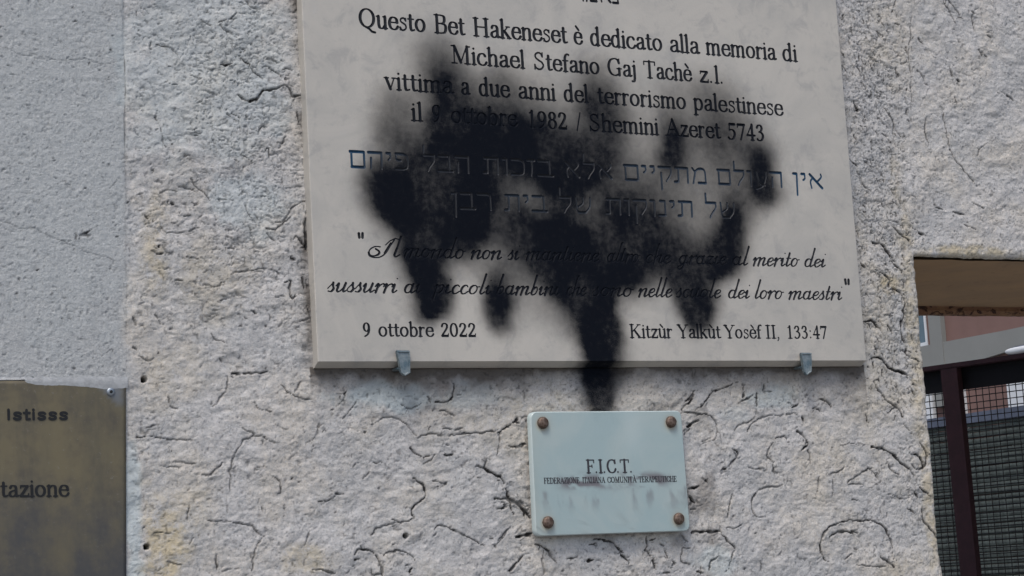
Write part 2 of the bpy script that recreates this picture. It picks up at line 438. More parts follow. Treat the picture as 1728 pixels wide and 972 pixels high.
TEXT = [["top","h","hebrew",17.59,[["\u05e0\u05d0\u05de\u05e8",329.7,392.0,417.7,418.1]]],
["l1","r","roman",20.18,[["Questo",64.3,143.3,366.3,366.4],
["Bet",153.7,190.8,366.4,366.4],
["Hakeneset",201.1,319.4,366.4,366.5],
["\u00e8",328.0,339.0,366.5,366.5],
["dedicato",349.4,445.2,366.5,366.5],
["alla",455.4,496.0,366.6,366.6],
["memoria",505.3,604.1,366.6,366.6],
["di",613.5,635.0,366.6,366.6]]],
["l2","r","roman",19.41,[["Michael",172.3,263.1,333.8,333.5],
["Stefano",274.1,359.0,333.5,333.2],
["Gaj",369.6,407.5,333.1,333.0],
["Tach\u00e8",417.8,482.4,333.0,332.8],
["z.l.",493.1,527.9,332.7,332.6]]],
["l3","r","roman",19.3,[["vittima",91.1,172.9,299.4,299.3],
["a",182.4,192.7,299.3,299.3],
["due",204.0,242.0,299.2,299.2],
["anni",252.8,299.9,299.2,299.1],
["del",310.5,341.8,299.1,299.1],
["terrorismo",354.1,471.9,299.1,299.0],
["palestinese",482.3,607.8,299.0,298.8]]],
["l4","r","roman",19.23,[["il",120.6,134.1,266.5,266.5],
["9",145.7,157.0,266.5,266.5],
["ottobre",168.4,249.5,266.5,266.5],
["1982",262.0,312.7,266.5,266.5],
["/",324.8,330.2,266.5,266.5],
["Shemini",340.2,432.3,266.5,266.4],
["Azeret",441.6,516.4,266.4,266.4],
["5743",526.3,578.8,266.4,266.4]]],
["h1","h","hebrew",18.36,[["\u05d0\u05d9\u05df",613.2,658.3,211.4,211.3],
["\u05d4\u05e2\u05d5\u05dc\u05dd",506.5,600.3,211.4,211.4],
["\u05de\u05ea\u05e7\u05d9\u05d9\u05dd",380.7,494.2,211.5,211.4],
["\u05d0\u05dc\u05d0",304.9,367.7,211.6,211.5],
["\u05d1\u05d6\u05db\u05d5\u05ea",203.2,291.3,211.7,211.6],
["\u05d4\u05d1\u05dc",129.6,188.3,211.7,211.7],
["\u05e4\u05d9\u05d4\u05dd",45.1,115.6,211.8,211.7]]],
["h2","h","hebrew",18.35,[["\u05e9\u05dc",486.0,530.2,171.9,172.0],
["\u05ea\u05d9\u05e0\u05d5\u05e7\u05d5\u05ea",354.4,472.5,171.6,171.9],
["\u05e9\u05dc",293.7,338.3,171.5,171.6],
["\u05d1\u05d9\u05ea",226.7,281.3,171.3,171.4],
["\u05e8\u05d1\u05df",162.0,211.9,171.2,171.3]]],
["s1","s","script",9.74,[["I",65.9,94.0,116.8,116.8],
["l",90.5,99.5,116.8,116.8],
["mondo",103.6,175.5,116.8,116.8],
["non",182.9,220.6,116.8,116.8],
["si",228.3,242.1,116.8,116.8],
["mantiene",250.2,342.9,116.8,116.8],
["altro",352.8,394.5,116.8,116.8],
["che",403.0,436.8,116.8,116.8],
["grazie",447.2,512.3,116.8,116.8],
["al",520.1,541.8,116.8,116.8],
["merito",548.5,612.9,116.8,116.8],
["dei",621.2,652.2,116.8,116.8]]],
["s2","s","script",9.63,[["sussurri",15.0,93.9,78.5,78.4],
["ai",101.5,122.2,78.4,78.4],
["piccoli",136.8,205.5,78.4,78.3],
["bambini",211.3,289.6,78.3,78.2],
["che",298.6,323.4,78.2,78.2],
["sono",331.7,382.9,78.2,78.1],
["nelle",390.4,435.3,78.1,78.1],
["scuole",440.8,501.1,78.1,78.0],
["dei",510.6,540.8,78.0,78.0],
["loro",547.2,586.9,78.0,77.9],
["maestri",594.9,672.3,77.9,77.9]]],
["q1","r","roman",17.11,[["\"",50.7,59.5,123.9,124.1]]],
["q2","r","roman",19.31,[["\"",676.4,686.4,83.0,82.8]]],
["d1","r","roman",14.58,[["9",52.0,60.5,32.0,32.1],
["ottobre",69.6,133.4,32.1,32.1],
["2022",141.8,184.0,32.1,32.1]]],
["d2","r","roman",14.75,[["Kitz\u00f9r",375.5,431.5,31.6,31.7],
["Yalk\u00f9t",438.5,496.3,31.7,31.7],
["Yos\u00e8f",501.4,552.3,31.7,31.7],
["II,",558.5,579.6,31.7,31.7],
["133:47",587.7,645.8,31.7,31.7]]],
["f1","r","roman",13.98,[["F.I.C.T.",310.7,369.4,-117.3,-118.2]]],
["f2","r","roman",5.97,[["FEDERAZIONE",257.1,301.1,-127.4,-128.0],
["ITALIANA",304.8,333.1,-128.1,-128.5],
["COMUNIT\u00c0",336.1,373.1,-128.6,-129.2],
["TERAPEUTICHE",376.2,425.5,-129.2,-130.0]]],
["b1","g","sans",10.23,[["Istisss",-319.4,-258.2,-48.7,-49.3]]],
["b2","r","roman",15.34,[["tazione",-326.0,-260.2,-121.9,-123.5]]]]
FICT = {"corner":[[245.4,-49.3],[438.3,-50.6],[439.2,-185.6],[243.1,-183.5]],"screw":[[259.8,-61.7],[423.0,-63.2],[424.4,-171.4],[258.8,-169.1]]}
BRASS = {"edge":[[-324.0,-10.1],[-275.2,-10.7],[-274.7,-13.6],[-249.0,-14.3],[-228.3,-15.9],[-200.0,-17.1],[-205.6,-203.1]],"screw":[[-215.6,-22.6]]}
CLAMP = {"l":[[86.7,16.8],[102.7,16.8],[101.7,-7.7],[95.4,-10.8],[90.8,-7.6]],"r":[[602.5,14.4],[618.0,14.4],[615.7,-8.6],[608.6,-12.8],[604.8,-8.6]]}
SPRAY = [[151.2,348.9,152.6,324.4,3.1,29.8,0.5],
[159.8,324.9,170.7,304.4,4.6,28.1,0.5],
[169.7,311.0,173.0,271.4,6.1,24.8,0.72],
[173.4,278.1,176.8,250.5,10.7,26.5,0.85],
[94.9,285.4,95.8,252.3,3.1,21.5,0.35],
[104.2,277.5,106.9,251.6,4.6,21.5,0.45],
[89.9,244.2,95.9,227.0,3.1,19.8,0.35],
[177.5,261.7,207.9,240.1,16.8,26.5,0.9],
[172.5,238.4,192.0,206.4,18.4,24.8,0.9],
[207.9,286.6,218.0,273.9,4.6,28.1,0.45],
[236.9,305.1,234.9,274.8,7.7,28.1,0.68],
[227.9,257.7,253.1,248.9,10.7,26.5,0.8],
[256.8,249.1,331.2,237.8,12.2,26.5,0.88],
[272.1,233.8,296.9,224.1,13.8,23.1,0.85],
[274.3,287.0,288.4,274.3,3.1,29.8,0.4],
[355.1,322.6,356.2,295.1,6.1,28.1,0.6],
[357.7,295.2,359.5,278.1,4.6,24.8,0.55],
[452.1,313.2,451.0,279.5,3.1,24.8,0.4],
[451.9,262.1,451.6,239.1,6.9,18.2,0.88],
[495.1,313.6,500.2,278.6,3.1,29.8,0.4],
[519.5,311.5,531.5,278.8,4.6,31.4,0.42],
[515.5,265.3,564.2,253.4,3.1,28.1,0.4],
[568.4,244.3,572.4,206.2,10.7,19.8,0.85],
[552.0,238.7,532.7,227.2,3.1,21.5,0.4],
[76.6,201.7,88.4,179.7,6.1,19.8,0.62],
[80.0,214.7,86.2,202.1,3.1,18.2,0.5],
[95.2,176.8,133.7,132.9,21.4,23.1,0.93],
[133.2,209.9,185.8,198.3,18.4,23.1,0.97],
[135.7,168.5,174.6,156.7,21.4,23.1,0.97],
[148.0,185.1,168.9,179.3,15.3,23.1,0.9],
[108.9,199.8,113.6,196.8,3.1,21.5,0.35],
[119.0,119.7,132.9,72.0,16.8,16.8,0.98],
[135.9,75.2,137.5,66.3,13.8,13.8,0.97],
[213.6,69.8,215.2,50.3,11.5,13.0,0.97],
[210.5,89.2,210.7,69.7,4.6,15.3,0.7],
[225.4,105.8,227.1,76.4,2.3,19.9,0.35],
[159.4,140.0,187.3,131.0,7.7,26.5,0.6],
[203.6,160.9,239.1,148.8,9.2,26.5,0.75],
[246.5,150.3,290.9,138.9,15.3,24.8,0.9],
[263.1,123.0,288.2,110.3,18.4,21.4,0.92],
[288.4,113.6,379.1,108.7,22.9,21.4,0.98],
[282.1,130.0,342.2,128.1,19.9,21.4,0.92],
[359.6,155.5,396.8,166.8,12.2,24.8,0.85],
[309.4,177.5,307.4,190.9,7.7,24.8,0.7],
[302.0,220.9,344.7,234.3,10.7,24.8,0.88],
[283.9,210.1,301.9,198.7,6.1,23.1,0.75],
[321.7,211.6,340.1,202.2,3.1,26.5,0.45],
[375.6,265.2,389.1,238.4,2.3,28.1,0.35],
[331.4,84.5,338.5,38.0,18.4,18.4,0.98],
[339.0,44.6,341.4,-5.0,18.4,16.8,0.98],
[341.4,-5.0,342.1,-36.0,13.8,13.8,0.95],
[317.3,77.6,309.6,44.4,3.1,22.9,0.5],
[301.2,84.0,323.1,74.4,10.7,21.4,0.85],
[420.8,133.4,467.9,117.3,18.4,19.9,0.92],
[386.4,163.1,438.8,150.9,7.7,26.5,0.75],
[397.0,139.6,411.9,129.7,9.2,23.1,0.85],
[449.4,105.3,470.3,69.3,18.4,16.8,0.97],
[466.0,65.9,469.1,55.7,9.2,13.8,0.9],
[495.2,116.5,509.3,128.5,13.8,18.4,0.93],
[509.3,128.5,527.2,165.2,10.7,19.9,0.85],
[484.2,138.3,491.7,131.6,7.7,23.1,0.7],
[458.1,210.2,434.6,216.2,2.3,29.8,0.25],
[455.8,182.4,487.4,176.5,2.3,29.8,0.35],
[533.4,188.5,523.0,163.7,4.6,24.8,0.6],
[389.6,193.9,416.5,188.0,2.3,29.8,0.4],
[241.5,185.2,248.4,178.8,2.3,28.1,0.3],
[229.9,119.0,221.7,105.7,3.1,22.9,0.35],
[248.7,73.4,284.7,60.7,2.3,26.0,0.3],
[243.5,215.1,251.3,222.1,3.1,24.8,0.5],
[371.7,213.7,398.0,201.0,2.3,28.1,0.35],
[361.4,179.3,376.6,176.4,4.6,26.5,0.5],
[241.7,188.5,497.4,197.8,10.7,45.9,0.36],
[139.4,279.4,345.9,280.8,6.1,45.9,0.34],
[345.9,280.8,528.5,273.0,4.6,45.9,0.3],
[393.8,98.9,418.9,119.7,4.6,30.6,0.3],
[190.8,186.7,226.4,178.0,4.6,30.6,0.35],
[116.2,242.3,122.4,229.6,3.1,27.5,0.35],
[461.0,245.1,565.4,221.5,4.6,38.2,0.3]]
STAINS = [[-164.7,115.9,16.9,46.2,0.55],[-110.8,89.6,42.4,53.9,0.3],[-163.1,164.6,10.8,46.2,0.35],[-166.6,-166.1,23.1,57.8,0.8],[-150.2,-134.5,30.8,30.8,0.35],[-151.9,-10.3,46.2,46.2,0.2],[754.9,101.6,16.9,12.3,0.8],[719.0,13.2,46.2,154.0,0.25],[784.6,42.2,13.9,200.2,0.55],[778.8,413.3,30.8,69.3,0.22],[744.9,-242.0,46.2,15.4,0.3],[218.4,-64.0,69.3,46.2,0.25],[285.4,-45.5,92.4,23.1,0.3],[-11.2,-196.5,30.8,15.4,0.5],[644.1,-126.8,46.2,92.4,0.15],[594.4,-28.6,69.3,23.1,0.15],[788.8,-166.3,13.9,123.2,0.6],[888.4,144.2,92.4,6.9,0.7]]
BLUES = [[83.7,-30.5,57.8,16.9,0.9],[184.8,-28.3,34.6,19.2,0.6],[577.1,-35.3,38.5,18.5,0.8],[-62.6,174.2,46.2,38.5,0.5],[-108.4,316.1,100.1,115.5,0.45],[-259.6,221.3,92.4,231.0,0.12],[479.1,-219.2,30.8,19.2,0.6],[-196.1,-150.4,9.2,92.4,0.8],[517.6,-55.3,23.1,9.2,0.3],[-68.3,350.7,77.0,46.2,0.3]]
Z_GROUND = -1.73
FACE_Y = -0.015            # front face of the stone plaque
WALL_T = 0.38              # thickness of the wall
OPEN_X0, OPEN_X1, OPEN_Z = 0.7985, 1.83, 0.136

# ---------------------------------------------------------------- helpers
def link(o):
    scene.collection.objects.link(o); return o
def tag(o, label=None, cat=None, group=None, kind=None):
    if label: o['label'] = label
    if cat: o['category'] = cat
    if group: o['group'] = group
    if kind: o['kind'] = kind
    return o
def empty(name, loc=(0, 0, 0)):
    o = bpy.data.objects.new(name, None); o.location = loc; o.empty_display_size = .05
    return link(o)
def mesh_ob(name, verts, faces, mat, parent=None, smooth=False, loc=(0, 0, 0)):
    me = bpy.data.meshes.new(name)
    me.from_pydata([tuple(v) for v in verts], [], [tuple(f) for f in faces])
    me.update()
    if mat: me.materials.append(mat)
    if smooth:
        me.polygons.foreach_set('use_smooth', [True] * len(me.polygons))
    o = bpy.data.objects.new(name, me); o.location = loc
    if parent: o.parent = parent
    return link(o)
def bm_ob(name, bm, mat, parent=None, smooth=False, loc=(0, 0, 0)):
    me = bpy.data.meshes.new(name); bmesh.ops.recalc_face_normals(bm, faces=bm.faces[:])
    bm.to_mesh(me); bm.free()
    if mat: me.materials.append(mat)
    if smooth: me.polygons.foreach_set('use_smooth', [True] * len(me.polygons))
    o = bpy.data.objects.new(name, me); o.location = loc
    if parent: o.parent = parent
    return link(o)
def box(bm, x0, x1, y0, y1, z0, z1, T=None):
    P = [(x, y, z) for x in (x0, x1) for y in (y0, y1) for z in (z0, z1)]
    if T: P = [T(p) for p in P]
    v = [bm.verts.new(p) for p in P]
    for f in ((0, 1, 3, 2), (4, 6, 7, 5), (0, 4, 5, 1), (2, 3, 7, 6), (0, 2, 6, 4), (1, 5, 7, 3)):
        bm.faces.new([v[i] for i in f])
def box_ob(name, x0, x1, y0, y1, z0, z1, mat, parent=None, bevel=0, T=None):
    bm = bmesh.new(); box(bm, x0, x1, y0, y1, z0, z1, T)
    if bevel: bmesh.ops.bevel(bm, geom=bm.edges[:], offset=bevel, segments=2, affect='EDGES')
    return bm_ob(name, bm, mat, parent)

_rng = np.random.RandomState(7)
_L = [_rng.rand(512, 512) for _ in range(12)]
def vn(x, z, s, seed=0):
    """smooth value noise, 0..1, feature size s (same unit as x, z)"""
    L = _L[seed % 12]
    u = x / s + 37.3 * (seed + 1); v = z / s + 11.7 * (seed + 3)
    iu = np.floor(u).astype(np.int64); iv = np.floor(v).astype(np.int64)
    fu = u - iu; fv = v - iv
    fu = fu * fu * (3 - 2 * fu); fv = fv * fv * (3 - 2 * fv)
    a = L[iv & 511, iu & 511]; b = L[iv & 511, (iu + 1) & 511]
    c = L[(iv + 1) & 511, iu & 511]; d = L[(iv + 1) & 511, (iu + 1) & 511]
    return (a * (1 - fu) + b * fu) * (1 - fv) + (c * (1 - fu) + d * fu) * fv
def fbm(x, z, s, seed=0, n=4):
    t = 0; a = 1.0; w = 0
    for k in range(n):
        t = t + a * vn(x, z, s / 2 ** k, seed + k); w += a; a *= .55
    return t / w
def sstep(a, b, x):
    t = np.clip((x - a) / (b - a), 0, 1); return t * t * (3 - 2 * t)
def seg_dist(x, z, ax, az, bx, bz):
    dx, dz = bx - ax, bz - az
    t = np.clip(((x - ax) * dx + (z - az) * dz) / (dx * dx + dz * dz + 1e-9), 0, 1)
    return np.hypot(x - ax - t * dx, z - az - t * dz), t
def spray_at(x, z):
    """density of the sprayed paint at wall position x, z (mm)"""
    xw = x + 16 * (fbm(x, z, 30, 3, 3) - .5); zw = z + 16 * (fbm(x, z, 30, 6, 3) - .5)
    keep = np.ones_like(x)
    for ax, az, bx, bz, r, so, de in SPRAY:
        d, t = seg_dist(xw, zw, ax, az, bx, bz)
        u = np.clip((d - .65 * r) / (1.48 * so + .1 * r), 0, None)
        keep *= 1 - de * np.exp(-2.3 * u * u)
    s = 1 - keep
    s = s * (.935 + .11 * sstep(.25, .75, fbm(x * 1.2, z * .7, 38, 9, 3)))
    return np.clip(s, 0, 1)

# ---------------------------------------------------------------- materials
class NT:
    def __init__(s, name):
        s.m = bpy.data.materials.new(name); s.m.use_nodes = True
        s.t = s.m.node_tree; s.b = s.t.nodes['Principled BSDF']
    def n(s, typ, **kw):
        o = s.t.nodes.new(typ)
        for k, v in kw.items(): setattr(o, k, v)
        return o
    def put(s, sock, v):
        if hasattr(v, 'links'): s.t.links.new(v, sock)
        elif isinstance(v, (tuple, list)) and len(v) == 3 and sock.type == 'RGBA': sock.default_value = (*v, 1)
        else: sock.default_value = v
    def math(s, op, a, b=0.0, clamp=False):
        o = s.n('ShaderNodeMath', operation=op, use_clamp=clamp); s.put(o.inputs[0], a); s.put(o.inputs[1], b); return o.outputs[0]
    def mix(s, f, a, b, mode='MIX'):
        o = s.n('ShaderNodeMix', data_type='RGBA', blend_type=mode)
        s.put(o.inputs[0], f); s.put(o.inputs[6], a); s.put(o.inputs[7], b); return o.outputs[2]
    def noise(s, scale, detail=4, rough=.55, dist=0.0, vec=None):
        o = s.n('ShaderNodeTexNoise'); o.inputs['Scale'].default_value = scale; o.inputs['Detail'].default_value = detail
        o.inputs['Roughness'].default_value = rough; o.inputs['Distortion'].default_value = dist
        s.t.links.new(vec if vec else s.pos(), o.inputs['Vector']); return o.outputs['Fac']
    def pos(s, sc=None):
        if not hasattr(s, '_g'): s._g = s.n('ShaderNodeTexCoord').outputs['Object']
        if sc is None: return s._g
        o = s.n('ShaderNodeMapping'); s.t.links.new(s._g, o.inputs['Vector']); o.inputs['Scale'].default_value = sc; return o.outputs[0]
    def attr(s, name):
        return s.n('ShaderNodeAttribute', attribute_name=name).outputs['Fac']
    def ramp(s, v, a, b, c=0.0, d=1.0):
        o = s.n('ShaderNodeMapRange', interpolation_type='SMOOTHSTEP'); s.put(o.inputs[0], v)
        for i, q in enumerate((a, b, c, d)): s.put(o.inputs[i + 1], q)
        return o.outputs[0]
    def bump(s, h, dist, strength=1.0):
        o = s.n('ShaderNodeBump'); s.put(o.inputs['Height'], h); o.inputs['Distance'].default_value = dist; o.inputs['Strength'].default_value = strength
        s.t.links.new(o.outputs[0], s.b.inputs['Normal'])
    def set(s, **kw):
        for k, v in kw.items(): s.put(s.b.inputs[k.replace('_', ' ')], v)
        return s.m

SPRAY_COL = (0.0055, 0.0072, 0.0115)
def sprayed(m, col, gain=1.0):
    a = m.attr('spray')
    sp = m.noise(1500, 2, .7); sp2 = m.noise(130, 4, .6)
    f = m.math('ADD', a, m.math('MULTIPLY', m.math('SUBTRACT', sp, .5), .34))
    f = m.math('ADD', f, m.math('MULTIPLY', m.math('SUBTRACT', sp2, .5), .22))
    f = m.math('DIVIDE', m.math('SUBTRACT', f, .03), .93, True)
    f = m.math('POWER', f, 1.08, True)
    return m.mix(f, col, SPRAY_COL), f

def mat_wall():
    m = NT('plaster')
    tone = m.noise(9, 5, .6); fine = m.noise(160, 4, .65); grit = m.noise(480, 3, .7)
    base = m.mix(m.ramp(tone, .35, .68), (.465, .458, .448), (.54, .522, .505))
    warm = m.noise(14, 4, .6)
    base = m.mix(m.ramp(warm, .40, .68, 0, .8), base, (.56, .515, .45))
    base = m.mix(m.attr('smooth'), base, (.435, .445, .442))
    base = m.mix(m.math('ADD', m.ramp(fine, .42, .64, 0, .35), m.math('MULTIPLY', m.attr('smooth'), m.ramp(m.noise(55, 5, .7), .42, .62, 0, .30))), base, (.29, .305, .315))
    base = m.mix(m.ramp(grit, .54, .68, 0, .5), base, (.17, .18, .19))
    base = m.mix(m.ramp(grit, .45, .33, 0, .5), base, (.62, .63, .63))
    base = m.mix(m.math('MULTIPLY', m.attr('blue'), .75), base, (.455, .53, .55))
    st = m.math('MULTIPLY', m.attr('stain'), m.ramp(m.noise(60, 5, .7), .3, .6))
    base = m.mix(st, base, (.50, .43, .30))
    di = m.attr('dirt_shade')
    base = m.mix(di, base, (.085, .072, .062))  # grime plus contact shade painted into the wall colour
    base = m.mix(m.attr('grime'), base, (.030, .028, .027))
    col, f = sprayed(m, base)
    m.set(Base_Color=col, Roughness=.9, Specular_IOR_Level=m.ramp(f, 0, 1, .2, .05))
    m.bump(m.math('ADD', m.math('MULTIPLY', fine, .6), m.math('MULTIPLY', grit, .4)), .0016, .9)
    return m.m
def mat_stone():
    m = NT('pale_stone')
    a = m.noise(9, 6, .65, .9); b = m.noise(38, 6, .7, .5); c = m.noise(420, 3, .6)
    base = m.mix(m.ramp(a, .35, .65), (.43, .412, .375), (.50, .472, .422))
    base = m.mix(m.ramp(b, .50, .68, 0, .6), base, (.335, .325, .31))
    base = m.mix(m.ramp(b, .42, .2, 0, .4), base, (.48, .47, .45))
    base = m.mix(m.ramp(c, .58, .8, 0, .3), base, (.25, .24, .235))
    col, f = sprayed(m, base)
    m.set(Base_Color=col, Roughness=m.ramp(f, 0, 1, .45, .85), Specular_IOR_Level=m.ramp(f, 0, .8, .35, .05))
    m.bump(c, .0003, .4)
    return m.m
def mat_ink(name, col, gain=1.0):
    m = NT(name)
    n = m.noise(260, 3, .6)
    base = m.mix(m.ramp(n, .3, .75, 0, .5), col, tuple(c * 2.2 + .01 for c in col))
    c2, f = sprayed(m, base, gain)
    m.set(Base_Color=c2, Roughness=.6, Specular_IOR_Level=m.ramp(f, 0, .8, .15, .06 if gain == 1.0 else .42))
    return m.m
def mat_simple(name, col, rough=.6, metal=0.0, var=.35, scale=30, spec=.4, bump=0.0, col2=None):
    m = NT(name)
    n = m.noise(scale, 5, .65)
    dark = col2 if col2 else tuple(c * (1 - var) for c in col)
    m.set(Base_Color=m.mix(m.ramp(n, .32, .68), col, dark), Roughness=rough, Metallic=metal, Specular_IOR_Level=spec)
    if bump: m.bump(m.noise(scale * 5, 4, .6), bump, .7)
    return m.m
def mat_brass():
    m = NT('tarnished_brass')
    streak = m.noise(9, 5, .65, .2, m.pos((2.6, 1, .5))); blot = m.noise(16, 5, .7); grain = m.noise(60, 4, .7, 0, m.pos((3, 1, .8))); sp = m.noise(260, 3, .7)
    base = m.mix(m.ramp(streak, .35, .65), (.178, .148, .088), (.128, .112, .076))
    base = m.mix(m.ramp(blot, .42, .70, 0, .7), base, (.075, .070, .062))
    base = m.mix(m.ramp(grain, .4, .7, 0, .4), base, (.17, .145, .09))
    base = m.mix(m.ramp(sp, .62, .75, 0, .5), base, (.25, .24, .21))
    low = m.ramp(m.attr('low'), 0, 1)
    base = m.mix(m.math('MULTIPLY', low, m.ramp(blot, .25, .7, .15, .75)), base, (.060, .064, .075))
    base = m.mix(m.attr('bare'), base, (.17, .19, .215))
    m.set(Base_Color=base, Roughness=m.ramp(blot, .3, .7, .38, .6), Metallic=.35, Specular_IOR_Level=.5)
    m.bump(grain, .0002, .5)
    return m.m
def mat_fict():
    m = NT('pale_blue_glass_plate')
    a = m.noise(11, 5, .6, .8); b = m.noise(9, 2, .5, .8, m.pos((1, 1, 2.6)))
    base = m.mix(m.ramp(a, .35, .65), (.33, .425, .435), (.385, .46, .455))
    cr = m.math('SUBTRACT', 1, m.math('MULTIPLY', m.math('ABSOLUTE', m.math('SUBTRACT', b, .5)), 34), True)
    base = m.mix(m.math('MULTIPLY', m.math('MULTIPLY', cr, m.attr('lower')), m.ramp(a, .42, .6, 0, .55)), base, (.23, .27, .28))
    base = m.mix(m.attr('smudge'), base, (.13, .11, .125))
    base = m.mix(m.attr('rust'), base, (.36, .34, .27))
    base = m.mix(m.attr('pale'), base, (.50, .58, .58))
    c2, f = sprayed(m, base)
    m.set(Base_Color=c2, Roughness=.22, Specular_IOR_Level=.5)
    return m.m
M = dict(wall=mat_wall(), stone=mat_stone(),
         ink=mat_ink('black_letter_paint', (.012, .014, .018)),
         blueink=mat_ink('blue_letter_paint', (.014, .045, .085), 1.01),
         brass=mat_brass(), fict=mat_fict(),
         bolt=mat_simple('rusty_bolt_head', (.20, .15, .12), .55, .5, .6, 260, col2=(.075, .045, .032), bump=.0004),
         steel=mat_simple('brushed_screw', (.36, .40, .44), .4, .7, .4, 300),
         clamp=mat_simple('zinc_grey_blue_metal', (.25, .285, .295), .38, .35, .45, 120, col2=(.10, .15, .18), bump=.0003),
         print=mat_simple('black_print', (.018, .018, .024), .5, 0, .4, 300, col2=(.05, .048, .055)),
         engr=mat_simple('black_engraving_fill', (.010, .010, .011), .5, 0, .3, 300),
         paint=mat_simple('wall_paint_smear', (.40, .415, .425), .85, 0, .25, 200, bump=.0006),
         gate=mat_simple('red_brown_gate_paint', (.040, .013, .017), .8, 0, .3, 40, bump=.0004),
         plate=mat_simple('black_gate_plate', (.006, .0055, .008), .9, 0, .3, 12),
         wire=mat_simple('dark_wire', (.016, .013, .014), .55, .2, .3, 60),
         facade=mat_simple('dusty_red_render', (.19, .115, .10), .9, 0, .15, 3),
         pale=mat_simple('grey_beige_render', (.215, .22, .21), .9, 0, .1, 2),
         white=mat_simple('white_window_paint', (.62, .64, .66), .6, 0, .08, 5),
         pane=mat_simple('dull_window_glass', (.10, .15, .19), .12, 0, .2, 2, spec=.6),
         green=mat_simple('dark_green_slat', (.062, .076, .070), .8, 0, .6, 22),
         rail=mat_simple('grey_blue_rail', (.085, .10, .14), .6, 0, .3, 9),
         ground=mat_simple('grey_paving', (.20, .195, .185), .92, 0, .3, 4, bump=.004))

def mat_lintel():
    m = NT('brown_soffit_paint')
    a = m.noise(9, 5, .6, .5); sp = m.noise(34, 5, .7, 1.2)
    base = m.mix(m.ramp(a, .3, .7), (.50, .34, .20), (.42, .295, .185))
    base = m.mix(m.ramp(sp, .56, .66, 0, .35), base, (.25, .165, .11))
    m.set(Base_Color=base, Roughness=.8, Specular_IOR_Level=.3); m.bump(sp, .001, .5); return m.m
def mat_lip():
    m = NT('rusty_flaking_edge')
    a = m.noise(30, 4, .6, .8); sp = m.noise(62, 4, .65, 1.0, m.pos((1, 1, 1.6)))
    base = m.mix(m.ramp(a, .3, .7), (.34, .21, .12), (.25, .14, .09))
    base = m.mix(m.ramp(sp, .50, .60, 0, .9), base, (.032, .014, .014))
    m.set(Base_Color=base, Roughness=.85); m.bump(sp, .002, .8); return m.m
M['lintel'] = mat_lintel(); M['lip'] = mat_lip()

def set_attr(me, name, vals):
    a = me.attributes.new(name, 'FLOAT', 'POINT'); a.data.foreach_set('value', np.ascontiguousarray(vals, dtype=np.float32))

# ---------------------------------------------------------------- ground
mesh_ob('ground', [(-60, -60, Z_GROUND), (60, -60, Z_GROUND), (60, 60, Z_GROUND), (-60, 60, Z_GROUND)], [(0, 1, 2, 3)], M['ground'])['kind'] = 'structure'

